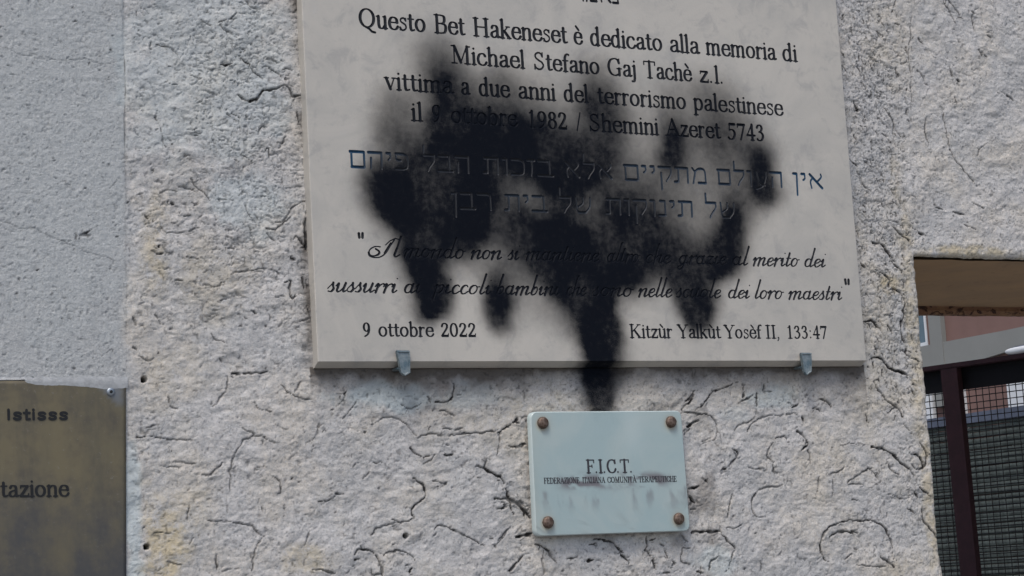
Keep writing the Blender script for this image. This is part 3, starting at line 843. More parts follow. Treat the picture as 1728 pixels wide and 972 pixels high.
# ---------------------------------------------------------------- the rough plastered wall (a displaced height field)
def axis(lo, hi, step, far_lo, far_hi, must=()):
    core = list(np.arange(lo, hi + step, step))
    for q in must:
        i = int(np.argmin(np.abs(np.array(core) - q))); core[i] = q
    out = [core[0]]; s = step
    a = []
    x = core[0]
    while x > far_lo:
        s *= 1.25; x = max(far_lo, x - min(s, .12)); a.append(x)
    b = []; x = core[-1]; s = step
    while x < far_hi:
        s *= 1.25; x = min(far_hi, x + min(s, .12)); b.append(x)
    return np.array(a[::-1] + core + b)
def build_wall():
    gx = axis(-.365, 1.06, .00112, -2.2, 3.4, (OPEN_X0,))
    i1 = int(np.argmin(np.abs(gx - OPEN_X1))); gx[i1] = OPEN_X1
    gz = axis(-.300, .505, .00112, Z_GROUND - .02, 1.7, (OPEN_Z,))
    nx, nz = len(gx), len(gz)
    X, Z = np.meshgrid(gx * 1000, gz * 1000)             # mm
    seam = -193.5 + (Z - 180) * .024
    smooth = sstep(2.0 + 5 * sstep(240, 120, Z), -2.5 - 7 * sstep(240, 120, Z), X - seam + 9 * (vn(X, Z, 11, 2) - .5) * sstep(240, 120, Z))
    rough = 1 - smooth
    # body of the plaster: trowelled lumps
    wx = X + 7 * (vn(X, Z, 16, 1) - .5); wz = Z + 7 * (vn(X, Z, 16, 2) - .5)
    h = 3.2 * (vn(X, Z, 60, 3) - .5) + 2.3 * (vn(wx, wz, 24, 4) - .5) + 1.55 * (vn(wx, wz * 1.4, 11, 5) - .5)
    h += .80 * (vn(wx, wz * 1.6, 5, 6) - .5) + .46 * (vn(X, Z * 1.4, 2.4, 7) - .5) + .35 * (fbm(wx * .7, wz * 1.3, 5.2, 1, 3) - .5) 
    # torn creases of the dragged trowel
    fl = fbm(wx * .8, wz * 1.5, 11, 8, 3)
    ridge = np.abs(fl - .5) * 2
    band = vn(X, Z, 45, 9)
    strip = np.exp(-((X - 745) / 38) ** 2) * sstep(-20, 120, Z) + .85 * np.exp(-((X + 70) / 75) ** 2) * sstep(40, 160, Z) + .5 * np.exp(-((X - 770) / 40) ** 2)
    cre = sstep(.055, .0, ridge) * sstep(.42, .75, band * .6 + .55 * strip)
    h -= 1.1 * cre
    hs = .55 * (vn(X, Z, 40, 2) - .5) + .32 * (vn(X, Z * 1.2, 3.8, 5) - .5) + .34 * (vn(X, Z, 2.2, 6) - .5)
    h = h * rough + hs * smooth
    grime = .44 * cre * rough
    # pits
    pit = vn(X, Z * 1.25, 3.4, 10); pm = vn(X, Z, 26, 11)
    p = sstep(.76, .92, pit) * sstep(.35, .7, pm + .35 * strip)
    h -= .5 * p; grime = np.maximum(grime, p * (.50 * rough + .25 * smooth))
    pit2 = vn(wx, wz, 1.9, 4); p2 = sstep(.74, .92, pit2) * sstep(.30, .62, vn(X, Z, 13, 8) + .45 * strip); h -= .45 * p2; grime = np.maximum(grime, .46 * p2 * (.55 + .45 * rough))
    lo_i = lambda g, a: max(0, int(np.searchsorted(g, a)) - 1)
    gxm, gzm = gx * 1000, gz * 1000
    def stroke(pts, w, depth, dark, lip=.35):
        # pts: catmull-smoothed polyline in mm
        P = np.array(pts, float)
        if len(P) > 2:
            Q = []
            E = np.vstack([2 * P[0] - P[1], P, 2 * P[-1] - P[-2]])
            for i in range(1, len(E) - 2):
                for t in (0, .34, .67):
                    Q.append(.5 * (2 * E[i] + (E[i + 1] - E[i - 1]) * t + (2 * E[i - 1] - 5 * E[i] + 4 * E[i + 1] - E[i + 2]) * t * t + (3 * E[i] - E[i - 1] - 3 * E[i + 1] + E[i + 2]) * t ** 3))
            Q.append(P[-1]); P = np.array(Q)
        pad = w * 3 + 2.5
        x0, x1 = lo_i(gxm, P[:, 0].min() - pad), lo_i(gxm, P[:, 0].max() + pad) + 2
        z0, z1 = lo_i(gzm, P[:, 1].min() - pad), lo_i(gzm, P[:, 1].max() + pad) + 2
        xs, zs = X[z0:z1, x0:x1], Z[z0:z1, x0:x1]
        if xs.size == 0: return
        xs2 = xs + 1.8 * (vn(xs, zs, 5, 1) - .5) + .8 * (vn(xs, zs, 2.3, 8) - .5); zs2 = zs + 1.8 * (vn(xs, zs, 5, 2) - .5) + .8 * (vn(xs, zs, 2.3, 9) - .5)
        D = np.full(xs.shape, 1e9); S = np.full(xs.shape, 1e9)
        n = len(P) - 1
        for i in range(n):
            d, t = seg_dist(xs2, zs2, *P[i], *P[i + 1])
            k = (i + t) / n
            ww = w * (.45 + .55 * np.sin(math.pi * np.clip(k, .04, .96)) ** .5)
            d = d / ww
            D = np.minimum(D, d)
        br = np.clip(.22 + 1.25 * vn(xs, zs, 5.5, 3) + .4 * (vn(xs, zs, 2.2, 6) - .5), .08, 2)
        prof = np.clip(1 - D / br, 0, 1); prof = prof ** .7
        up = np.exp(-((D - 1.8) / .8) ** 2) * lip
        h[z0:z1, x0:x1] += up * .45 - depth * prof
        g = dark * sstep(.05, .45, prof) * (.55 + .8 * vn(xs, zs, 5, 5))
        halo = dark * .20 * np.exp(-(D / 2.2) ** 2)
        grime[z0:z1, x0:x1] = np.maximum(grime[z0:z1, x0:x1], np.clip(np.maximum(g, halo), 0, 1))
    for c in CRACKS:
        pts = list(zip(c[1::2], c[2::2]))
        hw = c[0] * .56 + .22
        stroke(pts, hw, (.9 + .55 * c[0]) * (.5 if pts[0][0] < -200 and pts[-1][0] < -185 else 1), min(1.0, .26 + .30 * c[0]) * (.55 if pts[0][0] < -200 and pts[-1][0] < -185 else 1))
    rq = random.Random(11)
    for c in CRACKS:
        if c[0] < 1.8: continue
        pts = list(zip(c[1::2], c[2::2]))
        for k in range(rq.choice((1, 2, 3, 4))):
            x, z = rq.choice(pts); x += rq.gauss(0, 4); z += rq.gauss(0, 4); a = rq.uniform(0, 3.1); L = rq.uniform(.8, 4.5)
            stroke([(x - math.cos(a) * L, z - math.sin(a) * L * .7), (x + rq.gauss(0, .6), z + rq.gauss(0, .6)), (x + math.cos(a) * L, z + math.sin(a) * L * .7)], rq.uniform(.5, 1.3), rq.uniform(.5, 1.6), rq.uniform(.3, .85), .5)
    for w, x, z in DOTS:
        stroke([(x - w * .4, z), (x + w * .4, z + .3)], w * .62, 1.2, .75)
    rnd = random.Random(5)
    for i in range(3400):
        q = rnd.random()
        if q < .34:
            x = rnd.gauss(752, 26); z = rnd.uniform(-60, 480); a = math.radians(rnd.gauss(-62, 26))
        elif q < .62:
            x = rnd.uniform(-185, 0); z = rnd.uniform(40, 480); a = math.radians(rnd.gauss(-8, 40))
        elif q < .80:
            x = rnd.uniform(700, 1020); z = rnd.uniform(140, 480); a = math.radians(rnd.gauss(-45, 30))
        elif q < .87:
            x = rnd.uniform(-180, 790); z = rnd.uniform(-260, 0); a = math.radians(rnd.gauss(0, 45))
        else:
            x = rnd.uniform(-360, -200); z = rnd.uniform(-10, 480); a = math.radians(rnd.gauss(0, 30))
        if q < .62 and abs(x - 350) > 420: pass
        L = (rnd.uniform(1.5, 8) if q < .62 else rnd.uniform(1, 4.5)) * (1 if q < .92 else .5); k = rnd.gauss(0, .6)
        dx, dz = math.cos(a), math.sin(a)
        pts = [(x - dx * L / 2, z - dz * L / 2), (x - dz * k * L * .25, z + dx * k * L * .25), (x + dx * L / 2, z + dz * L / 2)]
        stroke(pts, rnd.uniform(.45, 1.05), rnd.uniform(.4, 1.3), rnd.uniform(.2, .95) * (1 if q < .34 else .55), .5)
    # joint between the smooth panel and the rough plaster
    sj = np.abs(X - seam + 1.6 * (vn(X * 0, Z, 22, 3) - .5)) ; nb = .4 + .9 * vn(X * 0, Z, 14, 4)
    g = np.clip(1 - sj / (1.5 * nb), 0, 1) * (.35 + .65 * sstep(180, 260, Z)) * sstep(-20, 60, Z)
    h -= .7 * g; grime = np.maximum(grime, g * .75 * sstep(.25, .6, vn(X, Z, 9, 5)))
    # smear band right beside the brass plate
    # drilled holes
    for w, x, z in HOLES:
        d = np.hypot(X - x, (Z - z)); g = sstep(w * 1.0 * .78, w * .62 * .78, d * (.86 + .28 * vn(X, Z, 3, 2)))
        h -= 14 * g; grime = np.maximum(grime, g)
    # reveal edge round the opening
    ex = np.where(Z < OPEN_Z * 1000, OPEN_X0 * 1000 - X, np.hypot(np.maximum(OPEN_X0 * 1000 - X, 0), Z - OPEN_Z * 1000))
    ex = np.where((X > OPEN_X1 * 1000) & (Z < OPEN_Z * 1000), X - OPEN_X1 * 1000, ex)
    ex = np.clip(ex, 0, 1e3); R = 7.0
    e = np.clip(1 - ex / R, 0, 1); edge = R * (1 - np.sqrt(np.clip(1 - e * e, 0, 1)))
    h = h - edge * .8 + .9 * np.exp(-((ex - 9) / 7) ** 2) * (vn(X, Z, 7, 6) - .2)
    fade = sstep(1130, 1058, X) * sstep(-440, -368, X) * sstep(580, 506, Z) * sstep(-370, -302, Z)
    broad = 1.2 * (vn(X, Z, 90, 3) - .5)
    hole_edge = edge * .8
    h = (h + hole_edge) * fade + broad * (1 - fade) - hole_edge
    grime = grime * fade
    stain = np.zeros_like(X); blue = np.zeros_like(X)
    nz1 = fbm(X, Z, 24, 2, 4)
    for x, z, rx, rz, a in STAINS:
        r = np.hypot((X - x) / rx, (Z - z) / rz); stain = np.maximum(stain, min(1, a * 1.2) * sstep(1.3, .35, r + 1.5 * (nz1 - .5)))
    for x, z, rx, rz, a in BLUES:
        r = np.hypot((X - x) / rx, (Z - z) / rz); blue = np.maximum(blue, a * sstep(1.2, .6, r + 1.2 * (nz1 - .5)))
    stain = np.maximum(stain, .55 * np.exp(-(ex / 9) ** 2) * rough)
    # grime right under and beside the stone, with contact shade painted in below it
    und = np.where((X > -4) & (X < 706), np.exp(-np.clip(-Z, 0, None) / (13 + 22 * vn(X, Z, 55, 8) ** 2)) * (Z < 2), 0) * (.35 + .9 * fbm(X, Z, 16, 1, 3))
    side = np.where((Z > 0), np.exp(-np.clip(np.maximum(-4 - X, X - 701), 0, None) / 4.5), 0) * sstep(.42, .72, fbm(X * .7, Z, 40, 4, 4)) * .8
    dirt_shade = np.clip(np.maximum(und * 1.55, side), 0, .92)
    dirt_shade = np.maximum(dirt_shade, .45 * np.exp(-np.clip(np.maximum(np.abs(X - 378) - 104, np.abs(Z + 121) - 79), 0, None) / 3.2) * sstep(.45, .7, fbm(X, Z, 22, 7, 3)))  # patchy grime and painted contact shade round the small plate
    dirt_shade = dirt_shade * fade; dirt_shade = np.where(Z > 506, 0, dirt_shade)
    spr = spray_at(X, Z)
    Xo = X + 1.1 * (vn(X, Z, 5, 3) - .5) * rough + np.where(ex < 30, 2.4 * (fbm(X * .3, Z, 18, 5, 4) - .5) * np.exp(-ex / 12) * (Z < 136), 0)
    Zo = Z + 1.1 * (vn(X, Z, 5, 7) - .5) * rough + np.where(ex < 30, 2.0 * (fbm(X, Z * .3, 18, 6, 4) - .5) * np.exp(-ex / 12), 0)
    co = np.stack([Xo / 1000, -h / 1000, Zo / 1000], -1).reshape(-1, 3).astype(np.float32)
    ii, jj = np.meshgrid(np.arange(nx - 1), np.arange(nz - 1))
    cxm = (gx[:-1] + gx[1:]) / 2; czm = (gz[:-1] + gz[1:]) / 2
    CX, CZ = np.meshgrid(cxm, czm)
    opening = (CX > OPEN_X0) & (CX < OPEN_X1) & (CZ < OPEN_Z)
    behind = (CX > .012) & (CX < .688) & (CZ > .012) & (CZ < .50)
    keep = ~(opening | behind)
    ii, jj = ii[keep], jj[keep]
    q = np.stack([jj * nx + ii, jj * nx + ii + 1, (jj + 1) * nx + ii + 1, (jj + 1) * nx + ii], -1)
    # reveals: boundary rows pulled back through the wall
    jx0 = int(np.argmin(np.abs(gx - OPEN_X0))); jx1 = int(np.argmin(np.abs(gx - OPEN_X1))); jz = int(np.argmin(np.abs(gz - OPEN_Z)))
    extra = []; quads = []
    def pull(ids, flip):
        base = len(co) + len(extra)
        k = len(ids)
        for dep in (.02, WALL_T):
            for v in ids:
                c = co[v]; extra.append((c[0], dep, c[2]))
        rows = [list(ids), list(range(base, base + k)), list(range(base + k, base + 2 * k))]
        for a, b in ((0, 1), (1, 2)):
            for t in range(k - 1):
                f = (rows[a][t], rows[a][t + 1], rows[b][t + 1], rows[b][t]); quads.append(f[::-1] if flip else f)
    pull([j * nx + jx0 for j in range(0, jz + 1)], False)
    pull([j * nx + jx1 for j in range(0, jz + 1)], True)
    pull([jz * nx + i for i in range(jx0, jx1 + 1)], False)
    # back and ends of the wall, simple
    xl, xr, zt, zb = gx[0], gx[-1], gz[-1], gz[0]
    def addq(pts):
        b = len(co) + len(extra); extra.extend(pts); quads.append((b, b + 1, b + 2, b + 3))
    T = WALL_T
    addq([(xl, T, zb), (OPEN_X0, T, zb), (OPEN_X0, T, zt), (xl, T, zt)])
    addq([(OPEN_X1, T, zb), (xr, T, zb), (xr, T, zt), (OPEN_X1, T, zt)])
    addq([(OPEN_X0, T, OPEN_Z), (OPEN_X1, T, OPEN_Z), (OPEN_X1, T, zt), (OPEN_X0, T, zt)])
    addq([(xl, 0, zt), (xr, 0, zt), (xr, T, zt), (xl, T, zt)])
    addq([(xl, 0, zb), (xl, T, zb), (xl, T, zt), (xl, 0, zt)])
    addq([(xr, 0, zb), (xr, T, zb), (xr, T, zt), (xr, 0, zt)])
    allco = np.vstack([co, np.array(extra, np.float32)]); allq = np.vstack([q, np.array(quads)]).astype(np.int32)
    used = np.zeros(len(allco), bool); used[allq.ravel()] = True
    remap = np.cumsum(used) - 1
    allq = remap[allq].astype(np.int32); nE = len(extra)
    me = bpy.data.meshes.new('plastered_wall')
    cc = allco[used]
    me.vertices.add(len(cc)); me.vertices.foreach_set('co', cc.ravel())
    nf = len(allq)
    me.loops.add(nf * 4); me.loops.foreach_set('vertex_index', allq.ravel())
    me.polygons.add(nf); me.polygons.foreach_set('loop_start', np.arange(0, nf * 4, 4, dtype=np.int32))
    me.polygons.foreach_set('use_smooth', np.ones(nf, bool))
    me.update(calc_edges=True)
    for nme, arr, ev in (('grime', grime, 0), ('smooth', smooth, 0), ('stain', stain, .4), ('blue', blue, 0), ('dirt_shade', dirt_shade, 0), ('spray', spr, 0)):
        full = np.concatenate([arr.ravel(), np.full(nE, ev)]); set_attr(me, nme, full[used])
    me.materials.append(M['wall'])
    o = link(bpy.data.objects.new('plastered_wall', me))
    tag(o, 'pale grey rough plastered wall with cracks and a doorway at its right', 'wall')
    return o
build_wall()

# ---------------------------------------------------------------- lettering: pen strokes -> distance field -> carved outlines
ROMAN = {
'l': (40, '- 20 0 20 155|= 4 0 36 0|= 6 151 20 155'), 'i': (40, '- 20 0 20 98|= 4 0 36 0|= 6 94 20 98|. 20 138 11'),
'n': (92, '- 20 0 20 98|= 4 0 36 0|= 6 94 20 98|~ 22 72 36 92 54 99 68 90 72 70|- 72 70 72 0|= 56 0 88 0'),
'm': (140, '- 20 0 20 98|= 4 0 36 0|= 6 94 20 98|~ 22 74 34 92 50 99 64 90 68 70|- 68 70 68 0|= 54 0 82 0|~ 70 74 84 92 98 99 112 90 116 70|- 116 70 116 0|= 102 0 132 0'),
'h': (92, '- 20 0 20 155|= 4 0 36 0|= 6 151 20 155|~ 22 72 36 92 54 99 68 90 72 70|- 72 70 72 0|= 56 0 88 0'),
'r': (68, '- 20 0 20 98|= 4 0 38 0|= 6 94 20 98|~ 22 66 32 88 46 98 60 94|. 58 88 9'),
'u': (92, '- 20 98 20 34|~ 20 34 26 8 42 0 58 8 70 26|- 72 98 72 0|= 4 97 20 97|= 56 97 72 97|= 72 2 88 2'),
'o': (92, 'o 46 50 33 50'), 'e': (86, '= 16 57 76 57|~ 76 58 70 88 48 100 26 90 14 50 24 12 50 -1 70 8 80 24'),
'c': (84, '~ 70 80 60 96 44 100 24 88 13 50 22 12 48 -1 68 8 78 24|. 68 80 9'),
'a': (86, '~ 20 80 28 96 42 100 58 94 64 76|- 64 76 64 16|~ 64 16 70 2 84 8|~ 64 60 42 52 20 38 16 16 30 0 50 4 64 20|. 21 78 8'),
'd': (92, '~ 66 80 48 100 24 90 13 50 22 10 44 -1 66 18|- 68 0 68 155|= 54 151 68 155|= 68 2 84 3'),
'b': (92, '- 20 4 20 155|= 6 151 20 155|~ 22 78 42 100 66 90 78 50 68 10 44 -1 20 14'),
'p': (92, '- 20 -48 20 98|= 4 -48 38 -48|= 6 94 20 98|~ 22 78 42 100 66 90 78 50 68 10 44 -1 22 14'),
'k': (92, '- 20 0 20 155|= 4 0 36 0|= 6 151 20 155|= 22 40 64 94|# 38 58 76 3|= 52 97 82 97|= 60 0 90 0'),
'f': (58, '- 26 0 26 118|~ 26 118 34 144 48 156 60 150|= 8 0 46 0|= 6 96 52 96|. 60 146 8'),
't': (58, '~ 26 126 26 90 26 30 34 2 56 8|= 6 96 52 96'),
's': (72, '* 8 58 80 48 98 30 98 18 84 24 66 44 54 58 40 60 18 44 1 26 0 14 22|= 60 98 60 76|= 13 0 13 24'),
'v': (86, '# 16 96 44 4|= 44 2 72 96|= 2 98 32 98|= 58 98 86 98'),
'z': (80, '+ 16 96 68 96|# 66 92 16 6|+ 14 2 72 2|= 16 97 13 76|= 72 2 74 24'),
'j': (42, '- 24 98 24 -16|~ 24 -16 16 -42 -2 -46|= 8 94 24 98|. 24 138 11|. -2 -40 8'),
'Q': (142, 'o 70 76 54 75|+ 60 2 86 -12 106 -34 130 -38'),
'B': (114, '# 28 0 28 150|= 8 150 60 150|= 8 0 62 0|= 28 80 64 80|~ 58 150 84 142 90 116 82 88 58 80|~ 60 80 92 70 98 40 88 8 60 0'),
'H': (140, '# 28 0 28 150|# 112 0 112 150|= 28 78 112 78|= 8 0 48 0|= 8 150 48 150|= 92 0 132 0|= 92 150 132 150'),
'M': (162, '= 28 0 28 150|# 32 148 78 10|= 78 8 126 148|# 130 0 130 150|= 8 0 48 0|= 108 0 152 0|= 8 150 34 150|= 124 150 152 150'),
'S': (108, '* 9 82 116 70 142 48 148 26 132 26 104 50 82 78 62 88 34 70 6 44 2 22 18 16 40|= 84 150 84 112|= 15 0 15 38'),
'G': (138, '~ 110 114 100 140 72 151 34 134 15 76 34 16 72 -1 104 12|# 110 4 110 62|= 90 62 130 62|= 112 112 112 150'),
'T': (120, '# 60 0 60 150|= 8 148 112 148|= 8 148 8 118|= 112 148 112 118|= 38 0 82 0'),
'A': (136, '= 18 0 66 148|# 68 148 116 2|= 36 54 102 54|= 2 0 38 0|= 94 0 136 0'),
'K': (134, '# 28 0 28 150|= 8 0 48 0|= 8 150 48 150|= 30 60 104 148|# 56 86 110 4|= 88 149 124 149|= 92 0 134 0'),
'Y': (124, '# 18 148 62 72|= 66 72 108 148|# 64 0 64 72|= 0 149 38 149|= 90 149 126 149|= 42 0 86 0'),
'I': (56, '# 28 0 28 150|= 8 0 48 0|= 8 150 48 150'),
'F': (108, '# 28 0 28 150|= 8 150 98 150|= 98 150 98 118|= 28 78 74 78|= 74 92 74 62|= 8 0 50 0'),
'C': (126, '~ 110 112 100 140 70 151 34 134 15 76 34 16 70 -1 100 12 114 40|= 112 110 112 150'),
'D': (132, '# 28 0 28 150|~ 28 149 74 147 106 122 116 75 106 28 74 3 28 1|= 8 0 40 0|= 8 149 40 149'),
'E': (114, '# 28 0 28 150|= 8 150 96 150|= 96 150 96 118|= 28 78 72 78|= 72 92 72 62|= 8 0 102 0|= 102 0 104 34'),
'R': (126, '# 28 0 28 150|~ 28 149 70 148 94 132 92 92 66 78 28 78|# 62 76 108 3|= 8 0 48 0|= 8 149 40 149|= 100 0 126 0'),
'Z': (118, '= 14 149 104 149|# 100 146 18 4|= 14 1 108 1|= 14 149 12 118|= 108 1 110 34'),
'O': (142, 'o 70 76 54 75'), 'N': (140, '= 28 0 28 150|# 28 148 112 4|= 112 2 112 150|= 8 0 46 0|= 8 150 30 150|= 96 150 132 150'),
'L': (104, '# 28 0 28 150|= 8 150 50 150|= 8 0 94 0|= 94 0 98 36'), 'P': (110, '# 28 0 28 150|~ 28 149 72 148 96 132 94 90 68 72 28 72|= 8 0 50 0|= 8 149 40 149'),
'U': (138, '# 28 150 28 46|~ 28 46 42 8 70 -2 98 8 110 46|= 110 46 110 150|= 8 150 50 150|= 94 150 128 150'),
'0': (92, 'o 46 72 32 72'), '1': (92, '# 48 0 48 144|= 26 126 48 144|= 26 0 70 0'),
'2': (92, '~ 18 112 28 138 48 144 68 128 68 98 46 56 16 10|# 18 6 74 6|= 74 6 82 30'),
'3': (92, '~ 18 120 32 142 52 142 64 120 56 92 36 80|~ 36 80 62 70 72 40 58 8 34 -1 16 12|. 17 16 8'),
'4': (92, '= 58 144 12 46|+ 10 44 84 44|# 60 0 60 144|= 44 0 76 0'),
'5': (92, '# 30 138 76 138|= 28 142 24 82|~ 24 82 50 88 72 66 72 32 52 2 28 -1 14 12|. 16 16 8'),
'7': (92, '# 16 138 78 138|+ 78 138 40 0|= 16 142 13 114'),
'8': (92, 'o 46 110 24 33|o 46 38 30 39'), '9': (92, 'o 44 98 29 45|~ 74 98 72 56 54 18 24 -2|. 25 4 7'),
'/': (52, '= 4 -6 46 156'), '.': (44, '. 16 6 11'), ',': (46, '. 17 6 11|= 22 4 20 -16 10 -28'), ':': (50, '. 22 10 11|. 22 88 11'),
'"': (64, '# 16 150 18 112|# 44 150 42 112'),
}
ROMAN['\u00e8'] = (86, ROMAN['e'][1] + '|+ 30 152 54 120'); ROMAN['\u00f9'] = (92, ROMAN['u'][1] + '|+ 30 152 54 120')
ROMAN['\u00c0'] = (136, ROMAN['A'][1] + '|+ 50 196 78 164')
SANS = {'I': (62, '# 30 8 30 142'), 's': (104, '# 82 84 66 98 36 98 24 80 38 60 66 48 80 28 68 8 36 6 20 20'), 't': (74, '# 34 136 34 20 40 8 62 8|# 10 96 62 96'), 'i': (54, '# 26 8 26 98|# 26 132 26 142')}
_o = 'o 36 50 26 48'
SCRIPT = {
'n': (94, '~ 0 66 10 94 20 84 20 50 18 0|~ 19 36 40 86 60 98 68 80 64 20 74 2 96 26'),
'm': (134, '~ 0 66 10 94 20 84 20 50 18 0|~ 19 36 38 86 56 98 63 80 60 0|~ 61 36 80 86 98 98 106 80 102 20 112 2 134 26'),
'u': (96, '~ 0 66 14 96 18 60 18 20 30 0 50 20 68 66|~ 68 98 66 50 66 20 76 2 98 26'),
'i': (48, '~ 0 66 14 96 18 60 16 20 28 2 48 26|. 20 158 9'), 'o': (78, _o + '|= 60 80 78 84'), 'a': (92, _o + '|~ 62 98 62 50 62 20 72 2 94 26'),
'd': (92, _o + '|# 64 225 64 120|~ 64 120 62 60 62 20 72 2 94 26'), 'l': (48, '# 18 225 18 100|~ 18 100 16 50 16 20 28 2 48 26'),
't': (50, '~ 18 160 17 80 16 20 28 2 48 26|= 0 98 42 98'), 'e': (66, '~ 8 44 38 52 54 78 42 98 20 86 10 48 22 6 42 2 66 28'),
'c': (64, '~ 52 80 40 98 20 86 10 48 22 6 42 2 64 28|. 50 82 7'), 's': (58, '= 0 36 28 100|~ 28 100 34 66 46 34 34 4 10 6|. 10 10 6'),
'r': (66, '~ 0 66 12 98 22 86 20 50 18 0|~ 19 36 36 82 54 98 64 90|. 60 90 8'), 'h': (92, '# 18 225 18 0|~ 19 36 40 86 60 98 66 80 62 20 72 2 94 26'),
'b': (76, '# 18 225 18 60|~ 18 60 18 16 34 0 54 18 60 56 46 92 22 66'), 'p': (80, '~ 0 66 12 96 18 80|# 18 90 18 -70|~ 19 50 40 94 60 90 66 50 50 6 20 6'),
'g': (90, _o + '|~ 62 98 60 20 56 -40 32 -66 10 -46 40 -12 92 24'), 'z': (74, '+ 6 84 20 98 56 92|= 56 92 10 6|~ 10 6 34 14 58 0 74 20'),
'I': (150, '~ 20 84 44 60 50 30 30 8 4 12 -14 44 -10 84 14 110 44 108|~ -14 40 0 6 34 -12 66 -2 90 40 102 120 116 190|# 84 40 100 150|= 72 130 90 176 118 206 140 196'),
}
HEBREW = {
'\u05d0': (96, '# 16 94 84 6|~ 80 98 82 78 60 50|~ 34 72 18 46 22 4'), '\u05d9': (46, '# 14 94 30 94|~ 32 94 32 66 22 54'), '\u05df': (46, '# 12 94 30 94|- 32 94 28 -46'),
'\u05d4': (94, '# 12 94 76 94|- 80 96 78 0|- 24 62 22 0'), '\u05e2': (92, '- 20 96 30 40|~ 30 40 44 14 66 8|~ 78 96 76 56 56 4 16 -16'), '\u05d5': (46, '# 12 94 28 94|- 32 94 30 0'),
'\u05dc': (86, '- 18 152 18 94|# 18 94 72 94|~ 74 94 72 60 50 26 38 0'), '\u05dd': (96, '# 12 94 80 94|- 84 94 84 4|# 18 4 82 4|- 18 94 18 4'),
'\u05de': (98, '~ 12 98 26 78 44 92 68 94 82 76 84 6|# 44 4 84 4|- 30 80 14 0'), '\u05ea': (96, '# 14 94 76 94|- 82 94 80 0|- 30 92 28 10|# 8 4 26 6'),
'\u05e7': (90, '# 12 94 74 94|~ 78 94 76 50 52 6|- 24 58 24 -48'), '\u05d1': (94, '# 14 94 60 94|- 70 94 70 6|# 10 4 86 4'), '\u05d6': (54, '# 10 94 44 94|~ 30 94 32 50 26 0'),
'\u05db': (86, '# 14 94 52 94|~ 52 94 72 82 76 50 72 14 52 4|# 12 4 52 4'), '\u05e4': (90, '# 16 94 54 94|~ 54 94 74 82 78 50 74 14 54 4|# 14 4 54 4|~ 18 94 18 62 40 54'),
'\u05e9': (108, '~ 16 98 22 20 34 4|# 28 4 66 4|~ 94 98 90 40 66 4|~ 56 98 54 62 30 40'), '\u05e0': (58, '# 18 94 34 94|- 42 94 42 6|# 8 4 42 4'), '\u05e8': (88, '# 12 94 62 94|~ 62 94 76 84 78 60 78 0'),
}
FONTS = {'roman': (ROMAN, 150., 13.8, 6.8), 'sans': (SANS, 150., 19., 19.), 'script': (SCRIPT, 100., 14.5, 7.0), 'hebrew': (HEBREW, 100., 9.4, 6.2)}
def strokes_of(font, ch):
    tab, unit, rT, rt = FONTS[font]
    adv, s = tab[ch]
    out = []
    for tok in s.split('|'):
        p = tok.split(); k = p[0]; v = [float(a) for a in p[1:]]
        if k == '.':
            out.append([(v[0], v[1], v[2]), (v[0] + .5, v[1], v[2])]); continue
        if k == 'o':
            cx, cy, rx, ry = v; pts = np.array([(cx + rx * math.cos(a), cy + ry * math.sin(a)) for a in np.linspace(0, 2 * math.pi, 25)])
        elif k in '~*' or (k == '#' and font == 'sans' and len(v) > 6):
            if k == '*': r0 = v[0]; v = v[1:]
            P = np.array(v).reshape(-1, 2); E = np.vstack([2 * P[0] - P[1], P, 2 * P[-1] - P[-2]]); Q = []
            for i in range(1, len(E) - 2):
                for t in (0, .25, .5, .75):
                    Q.append(.5 * (2 * E[i] + (E[i + 1] - E[i - 1]) * t + (2 * E[i - 1] - 5 * E[i] + 4 * E[i + 1] - E[i + 2]) * t * t + (3 * E[i] - E[i - 1] - 3 * E[i + 1] + E[i + 2]) * t ** 3))
            Q.append(P[-1]); pts = np.array(Q)
        else:
            pts = np.array(v).reshape(-1, 2)
        d = np.gradient(pts, axis=0) if len(pts) > 2 else np.repeat([pts[1] - pts[0]], 2, 0)
        up = np.abs(d[:, 1]) / (np.hypot(d[:, 0], d[:, 1]) + 1e-6)
        if font == 'hebrew': rr = rT + (rt - rT) * up ** 1.2
        elif font == 'script': rr = rt + (rT - rt) * np.where(d[:, 1] < 0, up ** 1.5, .25 * up)
        else: rr = rt + (rT - rt) * up ** 1.6
        if k == '#': rr = rr * 0 + rT
        if k == '=': rr = rr * 0 + rt
        if k == '+': rr = rr * 0 + (rT + rt) / 2
        if k == '*': rr = rr * 0 + r0
        if k == '-' and font == 'roman': rr = rr * 0 + rT
        if k == '-' and font == 'hebrew': rr = rr * 0 + rt * 1.15
        if k == '#' and font == 'script': rr = np.linspace(rT, rT * .8, len(rr))
        out.append([(a[0], a[1], b) for a, b in zip(pts, rr)])
    return adv, out
